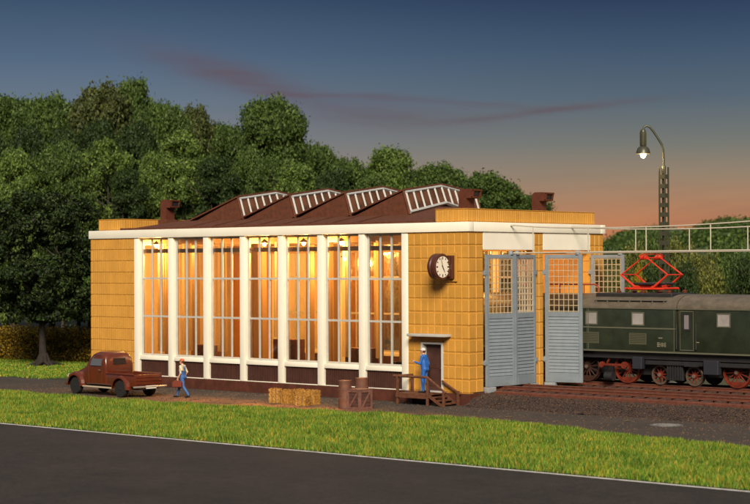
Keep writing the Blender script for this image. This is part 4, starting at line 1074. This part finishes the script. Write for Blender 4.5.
# running gear
def wheel(x, r, nsp, big):
    root = empty('wheel'); root.parent = lc; root.location = (x, -.76, .757+r)
    b = MB(); b.lathe([(r-.09,-.06),(r-.02,-.065),(r,-.05),(r+.0,.06),(r+.025,.065),(r+.02,.10),(r-.09,.10),(r-.09,-.06)], axis='y', n=40, cap=False); b.build('rim', (wheeldk if x < 2 else wheelred) if big else tyre_st, root, 40)
    b = MB(); b.lathe([(.12,-.10),(.12,.10)], axis='y', n=20)
    for k in range(nsp):
        a = 2*math.pi*k/nsp+.1; d = Vector((math.cos(a),0,math.sin(a))); b.tube([d*.09, d*(r-.06)], [.035,.026], 6)
    if big:
        pts = [(math.cos(a_)*(r-.10), math.sin(a_)*(r-.10)) for a_ in [R_(225+i*9) for i in range(11)]]
        b.prism(pts, -.04, .04, 'y')
    b.build('spokes', wheeldk if x < 2 else wheelred, root)
    b = MB(); b.lathe([(.075,-.14),(.075,-.10)], axis='y', n=14); b.build('hub', steel, root, 40)
    return root
wheel(3.84, .66, 14, True); wheel(1.75, .66, 14, True); wheel(5.50, .43, 9, False); wheel(7.18, .43, 9, False); wheel(9.2, .66, 14, True); wheel(11.0, .66, 14, True)
for x in (3.84, 1.75, 5.5, 7.18, 9.2, 11.0):
    r = .66 if x in (3.84, 1.75, 9.2, 11.0) else .43
    b = MB(); b.lathe([(r,-.05),(r,.05),(r+.025,.06)], (x,.76,.757+r), axis='y', n=32); b.tube([(x,-.7,.757+r),(x,.7,.757+r)], .08, 8); b.build('axle', black, lc)
b = MB(); b.box(-6, 11.5, -.62, .62, 1.15, 2.13); b.box(-6, 11.6, -1.15, 1.15, 1.85, 2.138); b.box(5.95, 6.75, -1.02, -.88, .98, 1.75, .02)
for i in range(6): b.box(6.0+i*.125, 6.07+i*.125, -1.07, -1.021, 1.0, 1.72)
b.box(4.95, 11.5, -1.14, -.95, 1.62, 1.80, .02); b.box(6.9, 7.6, -1.18, -1.141, 1.60, 1.70); b.build('underframe', black, lc)
b = MB(); b.box(4.42, 4.90, -1.32, -1.05, 1.42, 1.95, .03); b.build('equipment_box', mat('box_slate2', (.020,.022,.030), .5), lc); b = MB(); b.box(7.9, 8.6, -1.3, -1.0, 1.3, 1.9, .03); b.build('equipment_box', mat('box_slate', (.020,.022,.030), .5), lc)
b = MB(); b.box(2.75, 3.95, -1.14, -1.08, 1.50, 1.60, .01); b.lathe([(.15,-1.17),(.15,-1.05)], (3.9,0,1.55), axis='y', n=18); b.lathe([(.13,-1.17),(.13,-1.05)], (2.75,0,1.55), axis='y', n=18); b.build('coupling_rod', wheelred, lc, 30)
b = MB(); b.tube([(2.95,-1.02,1.62),(3.15,-1.02,1.95)], .05, 6); b.build('brake_lever', wheelred, lc)
b = MB(); b.tube([(2.9,-1.05,1.05),(3.3,-1.05,1.05)], .2, 12); b.build('brake_cylinder', black, lc, 40)
# roof walkways, insulators, pipe
b = MB(); b.box(2.55, 6.15, -1.38, -1.12, 4.34, 4.38, .006)
for i in range(7): b.box(2.6+i*.57, 2.65+i*.57, -1.36, -1.16, 4.15, 4.339)
b.build('roof_walkway', mat('walkway_grey', (.12,.11,.09), .6), lc)
b = MB(); b.box(2.3, 6.2, -.95, .95, 4.45, 4.66, .05); b.build('roof_recess', black, lc)
b = MB()
for x in (3.3, 4.55, 5.85):
    for y in (-.62, .62): b.lathe([(.10,4.60),(.14,4.64),(.08,4.68),(.13,4.72),(.07,4.76),(.10,4.80)], (x,y,0), n=12)
for x in (3.9, 5.2): b.lathe([(.10,4.60),(.14,4.64),(.08,4.68),(.13,4.72),(.07,4.76)], (x,-.3,0), n=12)
b.build('insulators', insul, lc, 30)
b = MB(); b.tube([(-.5,-.8,5.02),(2.15,-.8,5.02),(2.3,-.8,4.98),(2.36,-.8,4.9),(2.38,-.8,4.62)], .035, 8)
for x in (.3, 1.6): b.tube([(x,-.8,4.62),(x,-.8,5.0)], .03, 6)
b.build('roof_cable', rustpipe, lc)
pg = empty('pantograph'); pg.parent = lc; pg.location = (4.58, 0, 0)
b = MB()
for y in (-.62, .62): b.tube([(-.78,y,4.84),(.98,y,4.84)], .05, 6)
for x in (-.95, .35, .95): b.tube([(x,-.62,4.85),(x,.62,4.85)], .05, 6)
b.tube([(-.5,-.2,4.95),(.6,-.2,4.95)], .08, 8); b.tube([(-.5,.2,4.95),(.6,.2,4.95)], .08, 8); b.build('base_frame', red, pg)
for s_ in (-1, 1):
    y = s_*.58
    for sx_ in (-1, 1):
        b = MB(); b.tube([(sx_*.45,y,4.90),(sx_*1.18,y,5.44)], [.055,.04], 8); b.build('lower_arm', red, pg)
        b = MB(); b.tube([(sx_*1.18,y,5.44),(sx_*.12,y*.92,6.17)], [.034,.028], 8); b.build('upper_arm', red, pg)
for sx_ in (-1, 1):
    for p_, q_, r_ in (((sx_*1.18,-.62,5.44),(sx_*1.18,.62,5.44),.028), ((sx_*.45,-.66,4.90),(sx_*.45,.66,4.90),.07), ((sx_*.12,-.58,6.17),(sx_*.12,.58,6.17),.028)):
        b = MB(); b.tube([p_, q_], r_, 8); b.build('cross_bar', red, pg)
for y in (-.58, .58): b = MB(); b.tube([(-.15,y,6.18),(.15,y,6.18)], .10, 8); b.build('head_joint', red, pg)
b = MB()
for x in (-.10, .10): b.tube([(x,-.85,6.22),(x,-.65,6.33),(x,.65,6.33),(x,.85,6.22)], .018, 6)
b.build('contact_bow', red, pg)
b = MB(); b.tube([(-.7,-.35,5.05),(.9,-.35,5.05)], .06, 8); b.tube([(-.7,.35,5.05),(.9,.35,5.05)], .06, 8); b.build('spring', black, pg)

# ------------------------------------------------------------ overhead lines
def overhead(yc, x0, x1, droppers, lb, xa):
    root = empty('overhead_line', (0, yc, 0), 0, lb, 'overhead line', 'overhead lines above the tracks')
    def zt(x):                                            # sagging messenger
        return 7.40+.0045*(x-6.0)**2+(.02*max(0, 2-x)**1.4 if x < 2 else 0)
    b = MB(); b.tube([(x, 0, zt(x)) for x in np.linspace(xa, x1, 40)], .027, 6); b.build('messenger_wire', wirem, root)
    b = MB(); b.tube([(x0,0,6.40),(x1,0,6.46)], .03, 6); b.build('contact_wire', wirem, root)
    for x in droppers:
        b = MB(); b.tube([(x,0,6.42),(x,0,zt(x))], .025, 6); b.build('dropper', wirem, root)
    b = MB(); b.tube([(xa-.22,0,zt(xa)),(xa,0,zt(xa))], .035, 8); b.build('anchor', wirem, root)
overhead(2.81, .06, 24, [1.27,4.1,6.92,9.9,13], 'pale overhead line of the front track, anchored above the closed gate', .30)
overhead(7.3, -3.0, 24, [1.0,3.5,6.2,9.0,12.2], 'pale overhead line over the locomotive, anchored above the open gate', .30)

# ------------------------------------------------------------ lattice street lamp
sl = empty('street_lamp', (.73, 14, 0), 0, 'tall lattice mast street lamp with gooseneck arm and glowing bulb', 'street lamp')
b = MB(); hw = .15
for sx_ in (-1, 1):
    for sy_ in (-1, 1): b.box(sx_*hw-.03, sx_*hw+.03, sy_*hw-.03, sy_*hw+.03, .3, 10.5)
for i in range(22):
    z = .5+i*.45
    for s_ in (-1, 1): b.box(-hw+.03, hw-.03, s_*hw-.02, s_*hw+.02, z, z+.2); b.box(s_*hw-.02, s_*hw+.02, -hw+.03, hw-.03, z, z+.2)
b.build('mast', lampm, sl)
b = MB(); b.lathe([(.10,10.2),(.10,10.55),(.06,10.6)], n=14); b.tube([(0,0,.3),(0,0,10.5)], .05, 8); b.build('mast_cap', lampm, sl, 40)
b = MB()
ln = Vector((-.75,-.66,0)).normalized()
def lp(d, z): return (ln.x*d, ln.y*d, z)
arm = [(0,10.5),(0,10.9),(.02,11.3),(.10,11.6),(.28,11.9),(.48,12.2),(.64,12.40),(.78,12.47),(.90,12.43),(.97,12.30)]
b.tube([lp(*p) for p in arm], .055, 8); b.build('arm', lampm, sl, 60)
b = MB(); c = lp(.97,0); b.lathe([(.09,12.3),(.14,12.22),(.14,12.16),(.17,12.14),(.17,11.55),(.13,11.5),(.10,11.45)], c, n=16)
for k in range(6):
    a = k*math.pi/3; b.tube([(c[0]+.17*math.cos(a),c[1]+.17*math.sin(a),11.52),(c[0]+.17*math.cos(a),c[1]+.17*math.sin(a),12.16)], .018, 4)
b.build('lamp_body', lampm, sl, 40)
b = MB(); b.lathe([(.12,11.50),(.20,11.47),(.28,11.38),(.33,11.22),(.34,11.14),(.32,11.14),(.30,11.22),(.25,11.34),(.15,11.40)], c, n=28, cap=False); b.build('lamp_shade', lampm, sl, 50)
b = MB(); ellipsoid(b, (c[0],c[1],11.10), (.14,.14,.17)); b.build('bulb', mat('street_bulb', (1,.8,.5), .4, emit=(1,.56,.20), estr=16), sl, 60)
ld = bpy.data.lights.new('street_light', 'POINT'); ld.energy = 160; ld.color = (1,.62,.28); ld.shadow_soft_size = .1
lo = bpy.data.objects.new('street_light', ld); col.objects.link(lo); lo.parent = sl; lo.location = (c[0], c[1], 10.9)
b = MB(); b.box(-.4, .4, -.4, .4, 0, .3, .03); b.build('foundation', conc, sl)

# ------------------------------------------------------------ vegetation
def crown_mesh(name, blobs, n, size, m, seed, fill=.35, flat=.55, feather=False):
    r = np.random.default_rng(seed)
    vol = np.array([b_[3]*b_[4]*b_[5] for b_ in blobs])**(2/3); pk = vol/vol.sum(); idx = r.choice(len(blobs), n, p=pk)
    B = np.array(blobs)[idx]
    d = r.normal(size=(n, 3)); d /= np.linalg.norm(d, axis=1)[:, None]
    rad = np.where(r.random(n) < fill, r.uniform(.3, 1, n), r.uniform(.78, 1.12, n)+np.abs(r.normal(0, .09, n)))
    B = B.copy(); B[:, 3:6] *= (1+.22*np.sin(d[:, :1]*5+B[:, :1]*3)*np.sin(d[:, 1:2]*6+B[:, 2:3]*2))
    p = B[:, :3]+d*B[:, 3:6]*rad[:, None]
    if feather:
        k_ = r.random(n) < .30; p[k_] += d[k_]*np.minimum(r.exponential(.32, k_.sum()), .8)[:, None]*[1, 1, .7]
    nr = d*.8+r.normal(size=(n, 3))*.6; nr /= np.linalg.norm(nr, axis=1)[:, None]
    a = np.cross(nr, r.normal(size=(n, 3))); a /= np.linalg.norm(a, axis=1)[:, None]; c = np.cross(nr, a)
    s_ = size*r.uniform(.55, 1.35, n)[:, None]
    V = np.stack([p-a*s_*.5, p+c*s_*flat*.5, p+a*s_*.5, p-c*s_*flat*.5], 1)
    V[:, 1] += nr*s_*.12; V[:, 3] += nr*s_*.12
    me = bpy.data.meshes.new(name); me.vertices.add(n*4); me.vertices.foreach_set('co', V.ravel())
    me.loops.add(n*4); me.loops.foreach_set('vertex_index', np.arange(n*4, dtype=np.int32)); me.polygons.add(n)
    me.polygons.foreach_set('loop_start', np.arange(n, dtype=np.int32)*4); me.update(calc_edges=True)
    me.materials.append(m); return me
def make_blobs(kind, seed):
    r = random.Random(seed); bl = []
    if kind in ('broad', 'tall'):                          # metres: 18 high, 9 / 5.5 wide, domed top
        Rm = 3.9 if kind == 'broad' else 2.3; lob = [(r.uniform(0, 6.28), r.uniform(.75, 1.1)) for _ in range(5)]
        for k in range(120 if kind == 'broad' else 80):
            z = r.uniform(3.0, 17.0) if k % 3 else r.uniform(12.5, 17.0); top = 17.2-z
            q = Rm*min(1, math.sqrt(max(.02, top*(2*Rm-top)))/Rm if top < Rm else 1)*(1-.25*max(0, (7-z)/4))
            a = r.uniform(0, 6.28); q *= math.sqrt(r.uniform(.2, 1))*(1+.16*math.sin(3*a+z*.8+seed)+.10*math.sin(z*1.9+seed*2))
            s_ = r.uniform(.35, 1.05)*(1 if kind == 'broad' else .75); bl.append((q*math.cos(a), q*math.sin(a), z, s_, s_, s_*.8))
    else:                                                  # bush in metres: 6 high, 7 wide
        for k in range(34):
            z = r.uniform(.6, 5.1); rr_ = 2.7*math.sqrt(max(.05, 1-((z-2.4)/3.2)**2)); a = r.uniform(0, 6.28); q = rr_*math.sqrt(r.uniform(.1, 1))
            s_ = r.uniform(.6, 1.15); bl.append((q*math.cos(a), q*math.sin(a), z, s_, s_, s_*.85))
    return bl
def trunk_mb(h_, r0, seed, top=.75, limbs=7, spread=.2):
    r = random.Random(seed); b = MB(); pts = []; x = y = 0
    for i in range(9):
        pts.append((x, y, h_*top*i/8)); x += r.uniform(-.012,.012)*h_; y += r.uniform(-.012,.012)*h_
    b.tube(pts, [r0*(1.25 if i == 0 else 1)*(1-.8*i/8) for i in range(9)], 8)
    for k in range(limbs):
        i = r.randint(3, 7); p = Vector(pts[i]); a = r.uniform(0, 6.28); d = Vector((math.cos(a)*spread, math.sin(a)*spread, r.uniform(.08,.2)))*h_
        b.tube([p, p+d*.5+Vector((0,0,-.01*h_)), p+d], [r0*.38,r0*.25,r0*.08], 5)
    return b
protos = {}
def proto_mesh(kind, v, m):
    key = (kind, v, m.name)
    if key not in protos:
        seeds = hash((kind, v)) if False else {'broad': 10, 'tall': 40, 'pine': 70, 'bush': 90}[kind]+v
        base = ('g', kind, v)
        if base not in protos:
            n, sz = {'broad': (34000, .34), 'tall': (22000, .30), 'bush': (15000, .24)}[kind]
            protos[base] = crown_mesh('crown', make_blobs(kind, seeds), n, sz, m, seeds, feather=(kind != 'bush'))
            protos[('t', kind, v)] = trunk_mb(18 if kind != 'bush' else 6, .26 if kind != 'bush' else .12, seeds, .85 if kind != 'bush' else .4, 9)
        me = protos[base]
        if me.materials[0] is not m: me = me.copy(); me.materials[0] = m
        protos[key] = me
        b = protos[('t', kind, v)]
        protos[('tm',)+key] = b.build('trunk', barkp).data
        bpy.data.objects.remove(bpy.data.objects[[o_.name for o_ in col.objects if o_.data is protos[('tm',)+key]][0]])
    return protos[key], protos[('tm',)+key]
def plant(kind, v, m, p, h_, w_, label, cat='tree', group=None, name=None, rz=None):
    cm, tm = proto_mesh(kind, v, m)
    root = empty(name or {'pine': 'pine_tree', 'bush': 'bush'}.get(kind, 'broadleaf_tree'), p, rz if rz is not None else rnd.uniform(0, 6.28), label, cat, group)
    root.scale = (w_/7, w_/7, h_/6) if kind == 'bush' else (w_/(9 if kind == 'broad' else 5.5), w_/(9 if kind == 'broad' else 5.5), h_/18)
    for nm, me in (('crown', cm), ('trunk', tm)):
        o_ = bpy.data.objects.new(nm, me); col.objects.link(o_); o_.parent = root
    return root
def forest_tree(px, top, dist, wpx, kind, v, m, label, group=None):
    p = at(px, top, dist); h_ = (p.z+.5)/.99
    w_ = wpx/F0*dist
    plant(kind, v, m, (p.x, p.y, -.5), h_, w_, label, 'tree', group)
G1 = 'trees of the wood behind the shed'
# skyline trees
sky_trees = [
 (12, 96, 165, 78, 'broad', 0, leaf_mid, 'green tree at the far left edge of the wood, left of the two highest crowns'),
 (50, 94, 160, 66, 'broad', 1, leaf_mid, 'rounded green tree rising above the dark garden tree at the far left'),
 (102, 79, 158, 74, 'broad', 2, leaf_brown, 'highest brownish green crown of the wood, at its left end'),
 (133, 79, 162, 62, 'broad', 0, leaf_mid, 'highest bright green crown of the wood, right of the brownish one'),
 (165, 102, 156, 60, 'broad', 1, leaf_mid, 'green tree sloping down right of the highest crowns'),
 (196, 102, 165, 60, 'broad', 2, leaf_brown, 'separate domed tree on the skyline above the left ventilator'),
 (228, 124, 160, 52, 'broad', 0, leaf_mid, 'low narrow tree in the skyline dip left of the tall domed one'),
 (270, 96, 157, 76, 'broad', 1, leaf_mid, 'tall domed tree standing out above the second rooflight'),
 (314, 143, 165, 62, 'broad', 1, leaf_mid, 'low tree on the skyline just right of the tall domed tree'),
 (348, 156, 160, 58, 'broad', 2, leaf_mid, 'low rounded tree on the skyline above the third rooflight'),
 (388, 148, 162, 74, 'broad', 0, leaf_light, 'broad light green tree on the skyline above the fourth rooflight'),
 (436, 163, 163, 72, 'broad', 1, leaf_mid, 'low broad tree on the skyline left of the right-hand ventilators'),
 (487, 170, 154, 78, 'broad', 2, leaf_mid, 'rounded tree behind the roof between the two right-hand ventilators'),
 (528, 194, 160, 60, 'broad', 0, leaf_mid, 'last low tree of the wood, sloping down behind the right-hand ventilator'),
]
for k, t_ in enumerate(sky_trees): forest_tree(*t_)
front = [(62,140,136,56,'broad',1,leaf_mid,'bushy green tree low in the wood just above the dark garden tree'),
 (104,132,138,50,'tall',3,leaf_light,'pale green slim tree standing in front of the two highest crowns'),
 (150,148,140,40,'tall',0,leaf_light,'pale green slim tree in the lower wood above the left ventilator'),
 (180,128,142,50,'tall',2,leaf_light,'bright slim tree in the lower wood below the separate domed tree'),
 (215,152,139,46,'tall',0,leaf_dark,'dark slim tree in the lower wood above the first rooflight'),
 (247,148,141,44,'broad',1,leaf_mid,'bushy tree at the foot of the tall domed tree'),
 (296,160,140,46,'tall',4,leaf_light,'light green slim tree in the lower wood above the second rooflight'),
 (335,170,139,44,'broad',0,leaf_dark,'dark bushy tree low in the wood above the third rooflight'),
 (372,172,140,40,'tall',0,leaf_mid,'slim green tree low in the wood between the third and fourth rooflights'),
 (415,180,139,46,'broad',2,leaf_mid,'bushy green tree low in the wood above the fourth rooflight'),
 (458,182,140,40,'tall',1,leaf_dark,'dark slim tree low in the wood beside the near right ventilator'),
 (14,146,136,60,'broad',2,leaf_light,'bushy green tree low in the wood at the far left edge'),
 (126,165,136,42,'tall',0,leaf_dark,'dark slim tree between the two pale slim trees')]
for t_ in front: forest_tree(*t_)
fill = [(x, 110+abs(hash_)*1.0) for x, hash_ in ()]
rf = random.Random(21)
sk = [(-40,100),(0,100),(60,102),(100,90),(130,88),(170,110),(200,116),(228,132),(270,118),(310,148),(350,160),(390,157),(440,170),(490,178),(520,192),(548,212)]
for row, (dd_, dt) in enumerate(((175, 6), (168, 14), (150, 26))):
    x = -30+row*11
    while x < 545-row*12:
        ty = np.interp(x, [a for a, _ in sk], [c for _, c in sk])+dt+rf.uniform(-4, 10)
        forest_tree(x, ty, dd_+rf.uniform(-3, 3), rf.uniform(50, 66), 'broad', rf.randint(0, 2), rf.choice([leaf_dark, leaf_dark, leaf_mid, leaf_brown]), 'one of the many dark green trees filling the wood behind the shed', G1)
        x += 36
# undergrowth closing the wood
# the dark garden tree at the left
def garden_tree():
    root = empty('garden_tree', (-37.9, 7.4, 0), .4, 'large dark dense tree with spreading roots beside the left end of the shed', 'tree')
    r = random.Random(4); bl = []
    for k in range(210):
        z = r.uniform(2.9, 9.9); t = (z-6.2)/4.1; rr_ = 3.8*math.sqrt(max(.06, 1-t*t)); a = r.uniform(0, 6.28); q = rr_*math.sqrt(r.uniform(.15, 1))
        s_ = r.uniform(.28, .62); bl.append((q*math.cos(a), q*math.sin(a), z, s_, s_, s_*.7))
    me = crown_mesh('crown', bl, 52000, .21, leaf_near, 8, .08); o_ = bpy.data.objects.new('crown', me); col.objects.link(o_); o_.parent = root
    b = trunk_mb(8, .26, 3, .8, 9, .22)
    for k in range(9):
        a = k*.72+r.uniform(-.2,.2); ln_ = r.uniform(.9, 1.9); d = Vector((math.cos(a), math.sin(a), 0)); e = Vector((-d.y, d.x, 0))*r.uniform(-.3,.3)
        b.tube([Vector((0,0,.75))+d*.12, Vector((0,0,.28))+d*.35, Vector((0,0,.09))+d*ln_*.6+e*.5, Vector((0,0,.02))+d*ln_+e], [.15,.13,.07,.02], 7)
    b.build('trunk', bark, root, 60)
garden_tree()
# clipped hedge behind it
hb = [(x, 0, z, .5, .45, .5) for x in np.arange(-16, 4.6, .55) for z in (.5, 1.1, 1.65)]
me = crown_mesh('hedge', hb, 42000, .15, hedge_m, 12, .3); o_ = bpy.data.objects.new('hedge', me); col.objects.link(o_); o_.location = (-39.2, 11.4, 0); o_.rotation_euler = (0,0,R_(6)); tag(o_, 'clipped olive and yellowish hedge behind the dark garden tree', 'hedge')
# brick house beyond the hedge
hs = empty('brick_house', (-50, 24, 0), R_(20), 'red brick house half hidden behind the dark garden tree and the hedge', 'house')
brickm = mat('red_brick', (.16,.055,.04), .8, var=.2, vscale=2, bump=.3)
b = MB(); b.box(-1, 6, -2.5, 2.5, 0, 4.6); b.build('wall', brickm, hs)
b = MB(); b.prism([(-2.8,4.6),(2.8,4.6),(0,6.6)], -1.2, 6.2, 'x'); b.build('roof', dbrown, hs)
for x in (.5, 2.6, 4.5):
    b = MB(); b.box(x, x+.9, -2.54, -2.5, 2.2, 3.6, .01); w_ = b.build('window', mat('house_window_frame', (.5,.48,.45), .5) if 'house_window_frame' not in bpy.data.materials else bpy.data.materials['house_window_frame'], hs)
    b = MB(); b.box(x+.08, x+.42, -2.56, -2.541, 2.3, 3.5); b.box(x+.48, x+.82, -2.56, -2.541, 2.3, 3.5); b.build('pane', mat('house_pane', (.15,.17,.2), .15) if 'house_pane' not in bpy.data.materials else bpy.data.materials['house_pane'], w_)
# hills right of the shed
hm = mat('hill_green', (.07,.10,.035), .95, var=.35, vscale=.06, bump=1, bscale=.8)
def hill(cpx, dist, topy, wpx, dep, seed):
    p = at(cpx, 265, dist); r = random.Random(seed); b = MB(); n = 60; vs = []; w_ = wpx/F0*dist; H_ = (265-topy)/F0*dist+5.9
    ax = Vector((rt.x, rt.y, 0)); ay = Vector((fw.x, fw.y, 0)).normalized()
    ph = [r.uniform(0, 6.28) for _ in range(6)]
    for i in range(n+1):
        for j in range(n+1):
            s_, t_ = i/n*2-1, j/n*2-1
            q = max(0, 1-s_*s_)**1.2*max(0, 1-t_*t_)
            z = H_*q*(1+.10*math.sin(s_*7+ph[0])+.06*math.sin(s_*17+ph[1]))+r.uniform(-.25,.35)*(1 if q > .02 else 0)
            v = Vector((p.x, p.y, 0))+ax*(s_*w_)+ay*(t_*dep); vs.append((v.x, v.y, z-.6))
    b.add(vs, [(i*(n+1)+j, (i+1)*(n+1)+j, (i+1)*(n+1)+j+1, i*(n+1)+j+1) for i in range(n) for j in range(n)])
    return struct(b.build('hills', hm, smooth=60))
hill(650, 420, 233, 100, 90, 1); hill(740, 340, 224, 110, 80, 2); hill(560, 460, 243, 130, 90, 3)
# woods cloaking the hills
def wood_on(cpx, dist, topy, wpx, dep, n, seed, m):
    p = at(cpx, 265, dist); r = random.Random(seed); w_ = wpx/F0*dist; H_ = (265-topy)/F0*dist+5.9
    ax = Vector((rt.x, rt.y, 0)); ay = Vector((fw.x, fw.y, 0)).normalized(); bl = []
    for k in range(n):
        s_, t_ = r.uniform(-.97,.97), r.uniform(-.97,.25); q = max(0, 1-s_*s_)**1.2*max(0, 1-t_*t_)
        v = Vector((p.x, p.y, 0))+ax*(s_*w_)+ay*(t_*dep); z = H_*q; rr_ = r.uniform(1.1, 2.2); bl.append((v.x, v.y, z-.2, rr_, rr_, rr_*.8))
    me = crown_mesh('distant_wood', bl, n*90, .75, m, seed); o_ = bpy.data.objects.new('distant_wood', me); col.objects.link(o_)
    return o_
tag(wood_on(650,420,233,100,90,420,31,leaf_mid), 'far wooded hill low on the horizon behind the street lamp mast', 'wood', kind='stuff')
tag(wood_on(740,340,224,110,80,520,32,leaf_mid), 'wooded hill rising towards the right edge of the picture', 'wood', kind='stuff')
tag(wood_on(560,460,243,130,90,300,33,leaf_dark), 'low dark wooded hill on the horizon at the right end of the shed', 'wood', kind='stuff')
# bushes behind the locomotive
bushes = [(612,247,44,46,leaf_dark,'dark green bush right beside the end of the shed'),
 (632,246,36,44,leaf_olive,'olive bush left of the street lamp mast'),
 (656,238,44,56,leaf_mid,'taller green bush just behind the street lamp mast'),
 (682,240,40,50,leaf_olive,'round olive bush right of the street lamp mast'),
 (706,256,30,54,leaf_olive,'olive bush low above the locomotive roof at the right edge'),
 (682,266,28,44,leaf_dark,'dark low bush behind the right side of the pantograph'),
 (655,268,27,44,leaf_dark,'dark low bush seen through the pantograph'),
 (728,246,40,56,leaf_mid,'broad green bush at the right edge of the picture'),
 (752,262,28,56,leaf_dark,'dark green bush cut by the right edge of the picture'),
 (600,262,32,44,leaf_olive,'olive bush behind the open gate leaf'),
 (640,268,26,20,leaf_yellow,'small bright yellow flowering bush behind the pantograph')]
for k, (px, ty, dd_, wpx, m, lb) in enumerate(bushes):
    dist = 78+dd_; p = at(px, ty, dist); plant('bush', k % 3, m, (p.x, p.y, -.1), (p.z+.1)/.95, wpx/F0*dist/1.0, lb, 'bush')
